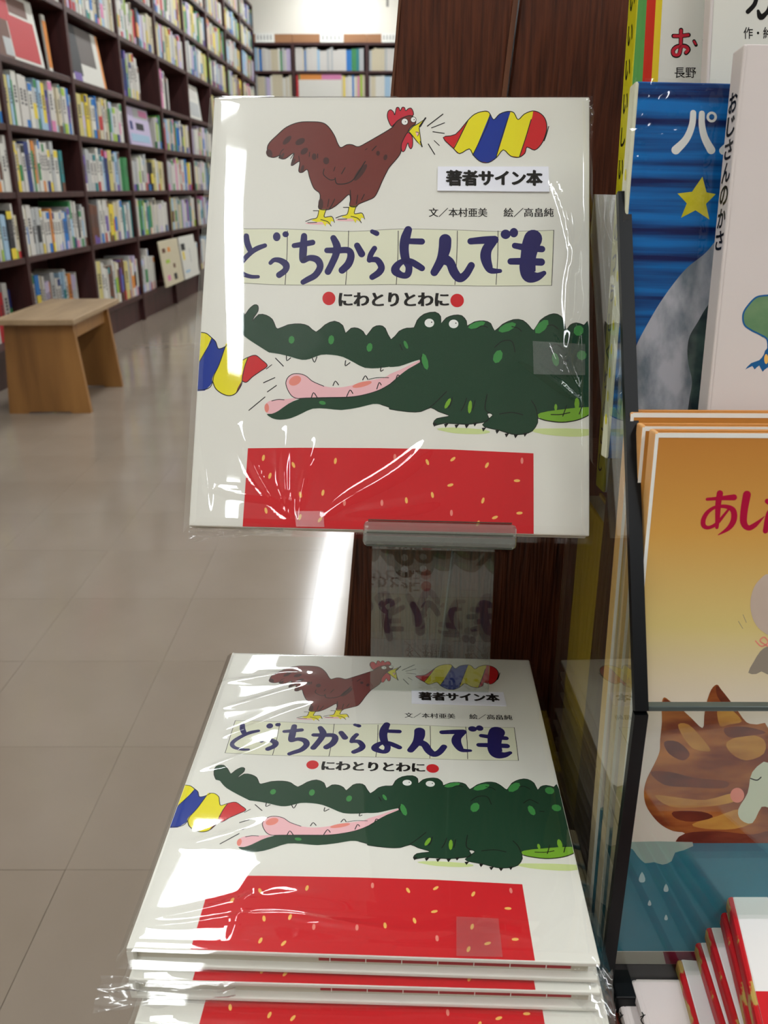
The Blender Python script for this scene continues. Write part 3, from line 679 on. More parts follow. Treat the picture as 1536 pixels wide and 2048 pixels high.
LG = [(c3, (745, 435), 6, 8, .1, 'leaf'), (c3, (1035, 435), 6, 9.5, .1, 'leaf'), (c3, (1315, 490), 6, 9, .2, 'leaf'), (c4, (103, 412), 3.5, 9, -.4, 'leaf'), (c4, (225, 520), 6, 17, -.25, 'leaf'), (c4, (690, 487), 9, 14, .4, 'leaf'), (c4, (1058, 505), 7, 14, -.2, 'leaf'), (c4, (1225, 478), 10, 10, .6, 'leaf'), (c4, (370, 788), 4, 12, .5, 'lime'), (c4, (512, 810), 4, 13.5, .1, 'lime'), (c4, (555, 285), 18, 6, -.3, 'leaf'), (c4, (750, 300), 19, 8, -.4, 'leaf'), (c4, (970, 295), 18, 9, -.8, 'leaf'), (c4, (1205, 320), 10, 11, .4, 'leaf'), (c4, (1060, 812), 3, 7, 0, 'lime'), (c4, (1195, 790), 5, 13, 0, 'lime'), (c3, (970, 897), 7, 4, .2, 'leaf')]
for f_, p, rx, ry, ro, mt in LG: P.disc(*f_([p])[0], rx, ry, mt, 5, ro, n=8)
for L in ([(670, 428), (720, 388), (780, 390), (800, 458)], [(1015, 440), (1060, 408), (1110, 440)], [(555, 308), (590, 290), (625, 300)], [(780, 295), (820, 305), (840, 325)], [(1005, 290), (1040, 285), (1075, 310)], [(400, 750), (388, 795), (375, 815)], [(490, 755), (475, 800), (455, 835)], [(545, 770), (530, 830)], [(362, 712), (300, 775), (255, 815)], [(622, 730), (610, 790), (612, 830), (640, 850)], [(905, 770), (930, 810), (945, 870)], [(65, 410), (80, 445)], [(205, 480), (195, 510), (205, 540)], [(1130, 800), (1105, 868)], [(1230, 800), (1210, 855)], [(1030, 858), (1090, 858), (1150, 845)], [(700, 855), (780, 845), (850, 860)], [(1110, 510), (1140, 515)]): S(c4(L), 1.9, 'ink', 6)
for x, y in ((290, 925), (362, 930), (430, 935), (495, 935), (548, 922), (603, 955), (690, 970), (750, 992), (808, 998), (868, 988)): P.poly(c4([(x - 16, y - 10), (x + 14, y - 14), (x - 6, y + 14)]), 'ink', 5, 1)
# --- red band with seeds
P.poly([(496, 896.7), (600, 895.5), (760, 896), (900, 898.5), (1067, 906), (1067.5, 1066), (1067.5, 1070.2), (485, 1055.4)], 'red', 1, 1)
for x, y, a in ((527, 916, .2), (587, 930, -.4), (671, 922, .15), (540, 952, .3), (790, 914, 0), (855, 924, -.4), (906, 918, .9), (974, 930, .5), (1044, 921, 0), (601, 990, -.2), (646, 986, .2), (689, 1006, 0), (764, 1006, 0), (901, 970, 1.3), (1034, 961, 1.57), (865, 990, -.2), (813, 1001, -.1), (966, 1001, .3), (903, 1026, 0), (1039, 1026, 1.5), (532, 1022, -.2), (600, 1035, .3), (640, 1040, .6), (956, 1047, .4), (990, 1035, 1.2)): P.disc(x, y, 3, 6.6, 'seed' if a else 'salmon', 3, a, n=8)
ART = P.mesh('cover_art')

bm = bmesh.new(); addbox(bm, -BWD / 2, BWD / 2, -BHT / 2, BHT / 2, BT - .0024, BT, bev=.0006); me_front = mesh_of('front_cover', bm, M['paper'])
bm = bmesh.new(); addbox(bm, -BWD / 2, BWD / 2, -BHT / 2, BHT / 2, 0, .0024, bev=.0006); me_back = mesh_of('back_cover', bm, M['paper'])
bm = bmesh.new(); addbox(bm, -BWD / 2, -BWD / 2 + .003, -BHT / 2, BHT / 2, .0022, BT - .0022); me_spine = mesh_of('spine', bm, M['paper'])
M['pagered'] = mat('page_edge_red', (170, 28, 40), .6)
bm = bmesh.new(); addbox(bm, -BWD / 2 + .0032, BWD / 2 - .004, -BHT / 2 + .004, BHT / 2 - .004, .0025, BT - .0025, 0)
addbox(bm, -.02, BWD / 2 - .012, -BHT / 2 + .0034, -BHT / 2 + .005, .0045, BT - .0042, 1)
for k in range(7): addbox(bm, -.015 + k * .0165, -.0146 + k * .0165, -BHT / 2 + .0030, -BHT / 2 + .0035, .0042, BT - .004, 2)
me_pages = mesh_of('pages', bm, [M['page'], M['pagered'], M['white']])
su = [hap(hU, p) for p in ((876, 334), (1096, 334), (1098, 384), (875, 382))]
bm = bmesh.new(); addprism(bm, su, 2, .0004 - .0004, .0009); me_stick = mesh_of('sticker', bm, M['sticker'])
bm = bmesh.new(); addprism(bm, [(p[0] - .0012, p[1] - .0013) for p in su], 2, .0001, .0003); me_shadow = mesh_of('edge', bm, M['ink'])
PT = Print(lambda p: hap(hU, p)); 
for k_, (dx_, dy_) in enumerate(((0, 0), (1.6, 0), (-1.6, 0), (.8, 1), (-.8, -1))): PT.text('著者サイン本', 893 + dx_, 342 + dy_, 1083 + dx_, 372 + dy_, 'ink', k_, .008)
PT.m('ink'); me_st = PT.mesh('sticker_lettering')
for v in me_st.vertices: v.co.z += .00098

def film_mesh(name, seed, wr, L=.004, Rr=.006, B=.006, Tt=.002, amp=1.0, low=1.0, bulge=0.0, nx=150, ny=170, tuck=True):
    """thin clear sleeve over the front and turned round the edges, with creases wr = (x, y, dirx, diry, length, width, height)"""
    x0, x1, y0, y1 = -BWD / 2 - L, BWD / 2 + Rr, -BHT / 2 - B, BHT / 2 + Tt
    vs_ = []; fs = []
    off = Vector((seed * 3.7, seed * 1.3, seed))
    for j in range(ny + 1):
        for i in range(nx + 1):
            x = x0 + (x1 - x0) * i / nx; y = y0 + (y1 - y0) * j / ny
            z = BT + .0014
            z += low * .0007 * noise.noise(Vector((x * 9, y * 7, 0)) + off) + amp * .00022 * noise.noise(Vector((x * 34, y * 26, 5)) + off)
            z += bulge * math.exp(-((x + .0915 + .003 * math.sin(y * 14)) / .020) ** 2)
            for (cx, cy, dx, dy, ln, wd, ht) in wr:
                l = math.hypot(dx, dy); ux, uy = dx / l, dy / l
                a = (x - cx) * ux + (y - cy) * uy; b = -(x - cx) * uy + (y - cy) * ux
                b += .003 * math.sin(a * 60 + cx * 50)
                if -.01 < a < ln + .01:
                    w2 = wd * (.35 + .65 * max(0, min(a, ln)) / ln); s = max(0, math.sin(math.pi * max(0, min(1, (a + .005) / (ln + .01)))))
                    z += ht * s * math.exp(-(b / w2) ** 2)
            z = max(z, BT + .0004)
            e_ = max(-BWD / 2 - x, x - BWD / 2, -BHT / 2 - y, y - BHT / 2)
            if e_ > -.0035: z -= (e_ + .0035) ** 1.15 * 1.1 + (0.0 if e_ < 0 else e_ * .35)
            if e_ > -.0005: z = min(z, BT + .0003 - (e_ + .0005) * .9) if tuck else z
            else: z = max(z, BT + .00035)
            z = max(z, .0015)
            vs_.append((x, y, z))
    for j in range(ny):
        for i in range(nx):
            a = j * (nx + 1) + i; fs.append((a, a + 1, a + nx + 2, a + nx + 1))
    me = bpy.data.meshes.new(name); me.from_pydata(vs_, [], fs); me.materials.append(M['film']); me.update()
    for p in me.polygons: p.use_smooth = True
    return me
wru = [(.104, .06, -.12, -1, .09, .003, .0011), (-.055, -.115, -.5, .8, .05, .0035, .0014), (-.05, -.118, -.15, 1, .045, .003, .0013), (-.045, -.118, .12, 1, .04, .0028, .0012), (-.03, -.118, .9, .75, .075, .005, .0018), (-.02, -.118, 1, .3, .05, .004, .0012), (-.1, -.1, 1, -.25, .05, .003, .001),
       (.104, -.05, -1, .55, .05, .004, .0014), (.104, -.045, -.8, 1.1, .04, .003, .0012), (.103, .02, -.35, 1, .07, .003, .0013), (.103, .01, -.15, -1, .05, .003, .001), (-.1, -.115, -.05, 1, .05, .003, .0008)]
wrf = [(-.105, -.11, 1, .02, .12, .003, .0018), (-.03, -.112, 1, .04, .08, .003, .0012), (-.105, .09, 1, .1, .05, .006, .0016), (-.10, .06, 1, .35, .06, .006, .0016), (-.095, .03, 1, .5, .07, .006, .0014), (-.1, -.06, 1, .2, .05, .007, .0014), (-.1, -.105, 1, .12, .09, .005, .0016), (-.06, -.118, .3, 1, .04, .005, .001), (-.08, .1, 1, -.3, .05, .008, .0013), (-.1, 0, 1, .5, .04, .004, .0012)]
FM_U = film_mesh('plastic_sleeve', 1, wru, B=.004, Rr=.0022, low=.35, amp=.35, bulge=.0007)
FM_F = film_mesh('plastic_sleeve', 5, wrf, L=.004, B=.006, Rr=.005, amp=1.0, low=1.3)
FM_S = film_mesh('plastic_sleeve', 9, [(-.1, -.105, 1, .05, .12, .005, .0014), (-.02, -.11, 1, -.02, .1, .004, .001), (-.1, -.115, 1, .12, .07, .003, .0014)], L=.004, B=.007, nx=60, ny=70)
def tape_mesh(c):
    bm = bmesh.new(); addprism(bm, c, 2, BT + .0026, BT + .0027); return mesh_of('tape', bm, M['tape'])

def picture_book(mw, label, film, group, sticker=1, tape=None, name='picture_book'):
    t = thing(name, label, 'book', group=group, mw=mw)
    obj('front_cover', me_front, t); obj('back_cover', me_back, t); obj('spine', me_spine, t); obj('pages', me_pages, t)
    a = obj('cover_art', ART, t, (0, 0, BT))
    if sticker:
        s = obj('sticker', me_stick, t, (0, 0, BT + .0001)); obj('lettering', me_st, s); obj('shadow_gap', me_shadow, s, (.0, 0, 0)) if False else None
    if film: obj('plastic_sleeve', film, t)
    if tape: obj('clear_tape', tape_mesh(tape), t)
    return t
def flap(t, x0, y0, x1, y1, z0, z1, seed):
    n = 18; V = []; Fq = []
    for j in range(n + 1):
        for i in range(n + 1):
            u, v = i / n, j / n; q = Vector((u * 5, v * 5, seed))
            V.append((x0 + (x1 - x0) * u + .0016 * noise.noise(q), y0 + (y1 - y0) * v * (1 - .75 * u) + .0016 * noise.noise(q + Vector((9, 0, 0))), z0 + (z1 - z0) * v + .003 * noise.noise(q * 1.3 + Vector((0, 7, 0)))))
    for j in range(n):
        for i in range(n): a = j * (n + 1) + i; Fq.append((a, a + 1, a + n + 2, a + n + 1))
    me = bpy.data.meshes.new('sleeve_flap'); me.from_pydata(V, [], Fq); me.materials.append(M['film_loose']); me.update()
    for p in me.polygons: p.use_smooth = True
    return obj('sleeve_flap', me, t)
def pose(ctr, xa, dn):
    ctr = Vector(ctr) + Vector((0, 0, H)); up = -Vector(dn); m = frame(ctr, xa, up)
    m.translation = ctr - m.to_3x3() @ Vector((0, 0, BT)); return m
mU = pose((.00528, .48071, -.06152), (.9984, -.05631, -.00462), (-.03063, -.47069, -.88177))
mF = pose((-.00643, .41268, -.32054), (.99952, -.02886, -.01129), (-.02922, -.99903, -.03282))
tU = [hap(hU, p) for p in ((1064, 684), (1168, 690), (1168, 752), (1066, 750))]
tU2 = [hap(hU, p) for p in ((590, 1024), (648, 1024), (650, 1056), (594, 1055))]
tFm = [hap(hU, hap(hF, p)) for p in ((912, 1842), (996, 1846), (1004, 1922), (912, 1920))]
ub = picture_book(mU, 'white picture book with rooster and crocodile standing upright on the clear stand', FM_U, 'rooster and crocodile picture books', tape=tU)
obj('clear_tape', tape_mesh(tU2), ub)
fb = picture_book(mF, 'rooster and crocodile picture book lying on top of the stack', FM_F, 'rooster and crocodile picture books', tape=tFm)
flap(ub, -BWD / 2 - .002, -BHT / 2 + .001, -BWD / 2 + .05, -BHT / 2 - .0075, .006, .002, 3)
flap(ub, BWD / 2 + .003, BHT / 2 - .002, BWD / 2 - .02, BHT / 2 - .02, .010, .004, 6)
flap(fb, -BWD / 2 - .012, -BHT / 2 - .004, -BWD / 2 + .05, -BHT / 2 - .017, -.002, -.008, 11)
flap(fb, BWD / 2 + .007, -BHT / 2 + .004, BWD / 2 - .012, -BHT / 2 - .012, .004, -.012, 14)
offs = [(.000, -.0035, .010), (.005, -.015, -.006), (.004, -.016, .02), (.002, -.012, 0), (.004, -.016, .01), (.001, -.014, 0), (.003, -.012, 0), (.003, -.016, 0)]
lab = ['second from the top of the stack, just under the top copy', 'third from the top, its red band showing toward the viewer', 'fourth from the top, at the bottom of the photo', 'fifth from the top of the stack', 'sixth from the top of the stack', 'seventh from the top of the stack', 'eighth from the top of the stack', 'ninth from the top of the stack']
ztop = mF.translation.z; n_ = len(offs)
base_z = TZ
STK = []
for k, (dx, dy, rz) in enumerate(offs):
    f_ = 1 - (k + 1) / 9.0
    step = .0148
    xa = Vector((.99952, -.02886, -.01129 * f_)); dn = Vector((-.02922, -.99903, -.03282 * f_))
    z_ = ztop - step * (k + 1)
    if z_ < base_z + .001: break
    m = frame((mF.translation.x + dx, mF.translation.y + dy, z_), xa, -dn) @ Matrix.Rotation(rz * .5, 4, 'Z')
    STK.append(picture_book(m, 'rooster and crocodile book, ' + lab[k], FM_S if k < 3 else None, 'rooster and crocodile picture books', sticker=0))

# ------------------------------------------------------------------ acrylic stand
acs = thing('acrylic_stand', 'clear acrylic book stand holding up the upright picture book', 'stand', mw=mU @ Matrix.Translation((0, -BHT / 2, 0)))
# local: y up along the cover, z out of the cover
bm = bmesh.new(); addbox(bm, -.0115, .0675, -.0085, -.0035, -.004, .026, bev=.0012); obj('ledge', bm, acs, mats=M['acrylic_thick'])
bm = bmesh.new(); addbox(bm, -.0115, .0675, -.0095, .0035, .0250, .0302, bev=.0024); obj('lip', bm, acs, mats=M['acrylic_thick'])
bm = bmesh.new(); addbox(bm, -.0090, .0650, .0036, .0041, .0275, .0296, bev=.0001); addbox(bm, -.0095, .0655, -.0030, -.0026, .0303, .0306); addbox(bm, -.0095, .0655, -.0098, -.0094, .0270, .0300); obj('lip_rim', bm, acs, mats=M['rim'])
bm = bmesh.new(); addbox(bm, -.018, .048, -.0005, .15, -.0045, -.0015, bev=.0005); obj('back_plate', bm, acs, mats=M['acrylic'])
inv = (mU @ Matrix.Translation((0, -BHT / 2, 0))).inverted()
fz = mF.translation.z + BT + .0035
pl_ = [at(744, 1090, (0, .435, 0), nl), at(990, 1095, (0, .435, 0), nl), None, None]
gR = at(977, 1385, (0, 0, fz), (0, 0, 1)); gL = at(740, 1380, (0, 0, fz), (0, 0, 1))
bm = bmesh.new()
q = [inv @ v for v in (pl_[0], pl_[1], gR, gL)]
nrm = (q[1] - q[0]).cross(q[3] - q[0]).normalized() * .003
A = [bm.verts.new(v) for v in q]; B = [bm.verts.new(v + nrm) for v in q]
bm.faces.new(A); bm.faces.new(B[::-1])
for i in range(4): bm.faces.new((A[i], B[i], B[(i + 1) % 4], A[(i + 1) % 4]))
obj('leg_plate', bm, acs, mats=M['acrylic'])

# ------------------------------------------------------------------ clear side pane and front tray
Hh = H
pane = thing('acrylic_divider', 'clear acrylic divider pane with a dark bent front edge, right of the stack', 'divider', (PX, .45, TZ))
prof = [(.3776 * Q, TZ + .002), (.376 * Q, zq(.2535)), (.505 * Q, zq(.0036)), (.502, zq(.0036)), (.502, TZ + .002)]
bm = bmesh.new(); addprism(bm, prof, 0, PX, PX + .003)
p_ = obj('pane', bm, pane, mats=M['acrylic']); p_.location = -Vector(pane.location)
def edge_strip(name, pts, w_, d_, m, par, x0, x1):
    bm = bmesh.new()
    for (a, b) in zip(pts[:-1], pts[1:]):
        a, b = Vector((0,) + a), Vector((0,) + b); t = (b - a).normalized(); n = Vector((0, -t.z, t.y)) * d_
        vs_ = []
        for x in (x0, x1):
            for p in (a, b, b + n, a + n): vs_.append(bm.verts.new((x, p.y, p.z)))
        for f in ((0, 1, 2, 3), (7, 6, 5, 4), (0, 4, 5, 1), (1, 5, 6, 2), (2, 6, 7, 3), (3, 7, 4, 0)): bm.faces.new([vs_[i] for i in f])
    o = obj(name, bm, par, mats=m); o.location = -Vector(par.location); return o
edge_strip('edge_trim', prof[:3], 0, .004, M['dark'], pane, PX - .0008, PX + .0055)
tray = thing('acrylic_tray', 'clear acrylic front panel on a black ledge holding the orange book', 'tray', (.35, .38 * Q, TZR))
bm = bmesh.new(); addbox(bm, PX + .006, .62, .376 * Q, .379 * Q, TZR + .0125, zq(.2535)); o = obj('front_panel', bm, tray, mats=M['acrylic_front']); o.location = -Vector(tray.location)
bm = bmesh.new(); addbox(bm, PX + .006, .62, .3745 * Q, .3795 * Q, zq(.2534), zq(.2505), bev=.0005); o = obj('edge_strip', bm, tray, mats=mat('acrylic_rim', (70, 80, 78), .2)); o.location = -Vector(tray.location)
bm = bmesh.new(); addbox(bm, PX + .006, .62, .366 * Q, .42 * Q, TZR + .001, TZR + .0125, bev=.001); o = obj('ledge', bm, tray, mats=M['dark']); o.location = -Vector(tray.location)

# ------------------------------------------------------------------ books on the right of the pane
def lean_book(name, label, p_bot, p_top, ybase, zbase, lean, wd, ht, th, group=None, spine_mat='paper', cover_mat='paper', xshift=0, yaw=0.0):
    """left front edge runs through the two pixels on a plane leaning back by lean; returns empty and pixel->local map"""
    n = Vector((math.sin(yaw), -math.cos(yaw) * math.cos(lean), math.sin(lean)))
    p0 = Vector((.15, ybase, zbase))
    a = at(*p_bot, p0, n); b = at(*p_top, p0, n)
    up = (b - a).normalized(); ux = up.cross(n).normalized()
    org = a + up * ((zbase - a.z) / up.z)
    m = frame(org + ux * xshift, ux, up)
    t = thing(name, label, 'book', group=group, mw=m)
    sm = M[spine_mat] if isinstance(spine_mat, str) else spine_mat; cmx = M[cover_mat] if isinstance(cover_mat, str) else cover_mat
    bm = bmesh.new(); addbox(bm, .001, wd, 0, ht, -.002, 0, bev=.0005); obj('front_cover', bm, t, mats=cmx)
    bm = bmesh.new(); addbox(bm, .001, wd, 0, ht, -th, -th + .002, bev=.0005); obj('back_cover', bm, t, mats=cmx)
    bm = bmesh.new(); addbox(bm, 0, .0025, 0, ht, -th, 0, bev=.0008); obj('spine', bm, t, mats=sm)
    bm = bmesh.new(); addbox(bm, .0026, wd - .004, .003, ht - .003, -th + .0021, -.0021); obj('pages', bm, t, mats=M['page'])
    mi = m.inverted()
    def mp(p):
        v = mi @ at(p[0], p[1], m.translation, n); return (v.x, v.y)
    return t, mp, m
def clipf(mp, wd, ht, e_=.0004):
    return lambda p: (min(max(mp(p)[0], e_), wd - e_), min(max(mp(p)[1], e_), ht - e_))

# orange to cream gradient cover
def grad_mat(name, stops, axis=1, length=.32, rough=.4, nz=0):
    m = bpy.data.materials.new(name); m.use_nodes = True; nt = m.node_tree; b = nt.nodes['Principled BSDF']
    tc = nt.nodes.new('ShaderNodeTexCoord'); sx = nt.nodes.new('ShaderNodeSeparateXYZ'); dv = nt.nodes.new('ShaderNodeMath'); dv.operation = 'DIVIDE'; dv.inputs[1].default_value = length
    cr = nt.nodes.new('ShaderNodeValToRGB'); nt.links.new(tc.outputs['Object'], sx.inputs[0]); nt.links.new(sx.outputs[axis], dv.inputs[0]); nt.links.new(dv.outputs[0], cr.inputs[0])
    el = cr.color_ramp.elements
    el[0].position = stops[0][0]; el[0].color = lin(stops[0][1]); el[1].position = stops[-1][0]; el[1].color = lin(stops[-1][1])
    for p, c in stops[1:-1]: k = el.new(p); k.color = lin(c)
    nt.links.new(cr.outputs[0], b.inputs['Base Color']); b.inputs['Roughness'].default_value = rough
    return m
EH = .330 * Q; EW = .26 * Q
gm = grad_mat('orange_cream_gradient', [(0, (228, 216, 210)), (.48, (226, 214, 206)), (.57, (224, 208, 180)), (.68, (222, 200, 128)), (.84, (216, 162, 78)), (1, (198, 130, 55))], 1, EH)
es = grad_mat('peach_spine', [(0, (236, 222, 200)), (.5, (240, 205, 130)), (1, (238, 178, 110))], 1, EH)
E, mp, mE = lean_book('picture_book', 'orange and cream picture book with red title and brown cat, front copy', (1212, 1925), (1310, 876), .388 * Q, zq(.4445), math.radians(5), EW, EH, .011 * Q, 'orange picture books with a cat', es, gm)
PE = Print(clipf(mp, EW, EH))
M['magenta'] = mat('print_crimson', (178, 22, 62), .4); M['teal'] = mat('print_teal', (34, 124, 146), .45, .4, 6, (18, 88, 112)); M['cloud'] = mat('print_cloud', (150, 172, 168), .5)
M['drop'] = mat('print_drop', (170, 196, 205), .5); M['obi'] = mat('band_grey', (150, 146, 136), .5); M['maroon'] = mat('band_maroon', (98, 20, 46), .5)
M['catbrown'] = mat('cat_fur', (118, 50, 28), .5, .3, 60, (188, 116, 52), (.3, 1, 1), 0, None, .42, .66); M['catdark'] = mat('cat_stripe', (84, 36, 24), .5, .3, 80, (128, 62, 38), (.4, 1, 1)); M['catgold'] = mat('cat_gold', (206, 150, 70), .5, .3, 70, (160, 96, 44), (.4, 1, 1)); M['catwhite'] = mat('cat_white', (206, 210, 190), .5)
M['elephant'] = mat('print_greyish_pink', (196, 176, 160), .5, .3, 14, (210, 190, 176)); M['egrey'] = mat('print_warm_grey', (150, 138, 124), .5)
M['cloth'] = mat('print_white_soft', (226, 214, 206), .5)
e8 = lambda L: [(1180 + x / 3.792, 860 + y / 3.792) for x, y in L]
e1 = lambda L: [(1180 + x / 4.315, 1340 + y / 4.315) for x, y in L]
def TE(L, wd, lay=3): PE.stroke(e8(L), [k / 3.792 for k in wd], 'magenta', lay, sm=6)
TE([(888, 525), (980, 518), (1092, 510)], [22, 30, 46]); TE([(985, 480), (972, 560), (968, 650), (962, 738)], [48, 44, 38, 26], 3.5)
TE([(1060, 590), (1020, 640), (960, 710), (900, 740), (862, 725), (860, 680), (890, 625), (950, 585), (1030, 580), (1085, 610), (1090, 680), (1050, 745), (972, 795)], [16, 20, 26, 26, 36, 36, 30, 24, 30, 44, 46, 34, 6], 4)
TE([(1190, 490), (1170, 600), (1165, 700), (1200, 742), (1250, 720), (1322, 655)], [60, 56, 52, 40, 36, 4])
TE([(1345, 540), (1380, 560)], [40, 44]); TE([(1330, 765), (1350, 640), (1380, 600)], [40, 34, 30])
face = e1([(640, 235), (700, 275), (770, 320), (870, 410), (970, 500), (985, 400), (1000, 300), (1045, 170), (1095, 125), (1130, 165), (1190, 240), (1260, 330), (1350, 450), (1440, 470), (1536, 500), (1560, 1000), (1560, 1505), (780, 1505), (820, 1410), (720, 1390), (620, 1340), (540, 1260), (480, 1160), (465, 1050), (490, 940), (560, 800), (600, 700), (605, 600), (620, 450), (618, 300)])
PE.poly(face, 'catbrown', 2, 3)
for L in ([(760, 470), (850, 470), (960, 580), (1040, 690), (980, 700), (880, 670), (800, 570)], [(1100, 330), (1200, 330), (1310, 440), (1200, 470), (1120, 480)], [(1180, 620), (1360, 560), (1500, 600), (1500, 720), (1350, 780), (1220, 720)], [(560, 1080), (760, 1100), (1000, 1120), (1240, 1060), (1260, 1130), (1000, 1180), (700, 1180)], [(880, 1330), (1100, 1260), (1300, 1200), (1420, 1300), (1250, 1370), (1000, 1370)]): PE.poly(e1(L), 'catgold', 3, 3)
for L in ([(640, 620), (760, 620), (860, 720), (800, 780), (680, 720)], [(520, 880), (700, 880), (900, 930), (1180, 960), (1150, 1020), (860, 1010), (640, 990)], [(720, 1220), (960, 1220), (1060, 1270), (880, 1310), (740, 1280)], [(640, 250), (700, 280), (750, 330), (630, 330)], [(1090, 135), (1150, 190), (1240, 320), (1180, 320), (1100, 230)], [(1160, 500), (1350, 490), (1520, 540), (1350, 570), (1200, 580)], [(820, 1410), (1100, 1390), (1400, 1420), (1540, 1390), (1540, 1500), (800, 1500)]): PE.poly(e1(L), 'catdark', 3.5, 3)
PE.poly(e1([(1400, 880), (1540, 800), (1560, 1160), (1480, 1180), (1400, 1320), (1300, 1290), (1280, 1200), (1360, 1060)]), 'catwhite', 4, 3)
PE.disc(*e1([(1270, 1080)])[0], 14, 15, 'salmon', 4.5); PE.stroke(e1([(1385, 935), (1440, 950), (1475, 925)]), 2.4, 'ink', 5)
PE.poly([(1225, 1686), (1560, 1686), (1560, 1902), (1200, 1902)], 'teal', 5, 1)
PE.poly([(1245, 1684), (1385, 1684), (1368, 1700), (1350, 1705), (1343, 1722), (1325, 1729), (1308, 1724), (1290, 1726), (1275, 1712), (1265, 1698), (1252, 1694)], 'cloud', 6, 2)
for x, y, s in ((1284, 1755, 1.3), (1242, 1780, 1), (1332, 1776, 1), (1299, 1806, .7), (1332, 1835, .7)): PE.poly([(x, y - 9 * s), (x + 5 * s, y + 2 * s), (x + 3 * s, y + 7 * s), (x - 3 * s, y + 7 * s), (x - 5 * s, y + 2 * s)], 'drop', 6, 2)
PE.poly([(1200, 1903), (1326, 1903), (1330, 1940), (1200, 1940)], 'obi', 5, 1); PE.poly([(1326, 1903), (1560, 1903), (1560, 1940), (1330, 1940)], 'maroon', 5, 1)
PE.poly(e8([(1360, 1090), (1290, 1130), (1240, 1200), (1216, 1300), (1225, 1400), (1260, 1480), (1320, 1535), (1400, 1560), (1480, 1400), (1480, 1150)]), 'elephant', 3, 3)
PE.poly(e8([(1350, 1640), (1290, 1680), (1240, 1760), (1200, 1840), (1260, 1850), (1300, 1830), (1340, 1850), (1420, 1850), (1420, 1660)]), 'egrey', 3, 2)
PE.stroke(e8([(1255, 1600), (1300, 1640), (1350, 1610), (1320, 1570), (1290, 1600), (1350, 1640)]), 2.6, 'salmon', 5); PE.stroke(e8([(1160, 1400), (1185, 1460)]), 1, 'egrey', 3); PE.stroke(e8([(1125, 1450), (1158, 1505)]), 1, 'egrey', 3)
pm = PE.mesh('cover_art'); obj('cover_art', pm, E)
PI = Print(lambda p: p); PI.stroke([(.0008, .001), (.0008, EH - .0006)], .0016, 'white', 12, sm=1, cap=False); PI.stroke([(.001, EH - .0012), (EW - .001, EH - .0012)], .0022, 'white', 12.5, sm=1, cap=False)
obj('cover_border', PI.mesh('cover_border'), E)
E_lab = ['orange picture book copy, second behind the clear tray, only its left edge showing', 'orange picture book copy, rearmost of three behind the clear tray']
for k, (dx, dy, dz) in enumerate(((-.0030 * Q, .0125 * Q, .001), (-.0060 * Q, .0255 * Q, .0045))):
    r = E.copy(); C.objects.link(r); r.matrix_world = Matrix.Translation((dx, dy, dz - .001)) @ mE; r['label'] = E_lab[k]
    for ch in list(E.children):
        c = ch.copy(); C.objects.link(c); c.parent = r

# blue book with star and moon
M['bluepaint'] = mat('painted_blue', (6, 30, 88), .45, .4, 16, (10, 118, 196), (.3, 9, 1), 0, None, .38, .60)
M['moon'] = mat('painted_moon', (112, 124, 134), .55, .3, 70, (186, 188, 196), (1, .5, 1), 0, None, .34, .58)
M['moongreen'] = mat('painted_moon_shade', (30, 46, 54), .55, .3, 90, (76, 98, 92)); M['star'] = mat('painted_star', (206, 196, 28), .5, .3, 120, (226, 214, 70))
CW, CH = .17 * Q, .203 * Q
ZR = zq(.149)
Cb, mp, mC = lean_book('picture_book', 'dark blue picture book with yellow star and grey moon, shrink-wrapped', (1249, 437), (1270, 175), .476 * Q, ZR + .001, math.radians(8), CW, CH, .011 * Q, None, 'cream', 'bluepaint')
PC = Print(clipf(mp, CW, CH)); k7 = lambda L: [(1180 + x / 4.315, y / 4.315) for x, y in L]
for L, w_ in (([(890, 975), (880, 1080), (830, 1200), (740, 1295)], [52, 56, 62, 76]), ([(965, 980), (965, 1080), (990, 1190), (1045, 1295)], [50, 56, 62, 72]), ([(1300, 980), (1280, 1080), (1240, 1200), (1150, 1300)], [52, 56, 62, 72])): PC.stroke(k7(L), [a / 4.315 for a in w_], 'white', 3)
PC.stroke(k7([(1050 + 34 * math.cos(a * .5236), 1010 + 36 * math.sin(a * .5236)) for a in range(12)]), 5, 'white', 3, closed=True)
st_ = k7([(970, 1525), (1005, 1660), (1085, 1675), (1000, 1760), (1030, 1895), (910, 1815), (785, 1880), (835, 1755), (755, 1670), (880, 1655)]); PC.poly(st_, 'star', 4, 1)
k8 = lambda L: [(1180 + x / 4.315, 440 + y / 4.315) for x, y in L]
moon = spline([(1440, 470)] + k8([(1000, 280), (840, 410), (720, 550), (600, 720), (500, 890), (410, 1060), (350, 1230), (300, 1420), (260, 1700)]), False, 5) + k8([(260, 1850), (1400, 1850), (1400, 100)])
PC.poly(moon, 'moon', 2, 1)
PC.poly(k8([(1080, 680), (1000, 760), (930, 880), (860, 1000), (840, 1120), (850, 1250), (880, 1400), (850, 1600), (860, 1850), (1300, 1850), (1300, 600)]), 'moongreen', 3, 3)
obj('cover_art', PC.mesh('cover_art'), Cb)
PS = Print(lambda p: p)
for k in range(11): PS.disc(.0055, .02 + k * .012, .0016, .003, 'yellow', 0, .3, 8)
sp = obj('spine_marks', PS.mesh('spine_marks'), Cb); sp.rotation_euler = (0, -math.pi / 2, 0); sp.location = (-.0001, 0, -.011 * Q)
M['wrap'] = film_mat('shrink_wrap', 1.5, .07, gain=1.5, haze=.0)
vs_, fs_ = [], []; nx, ny = 70, 90
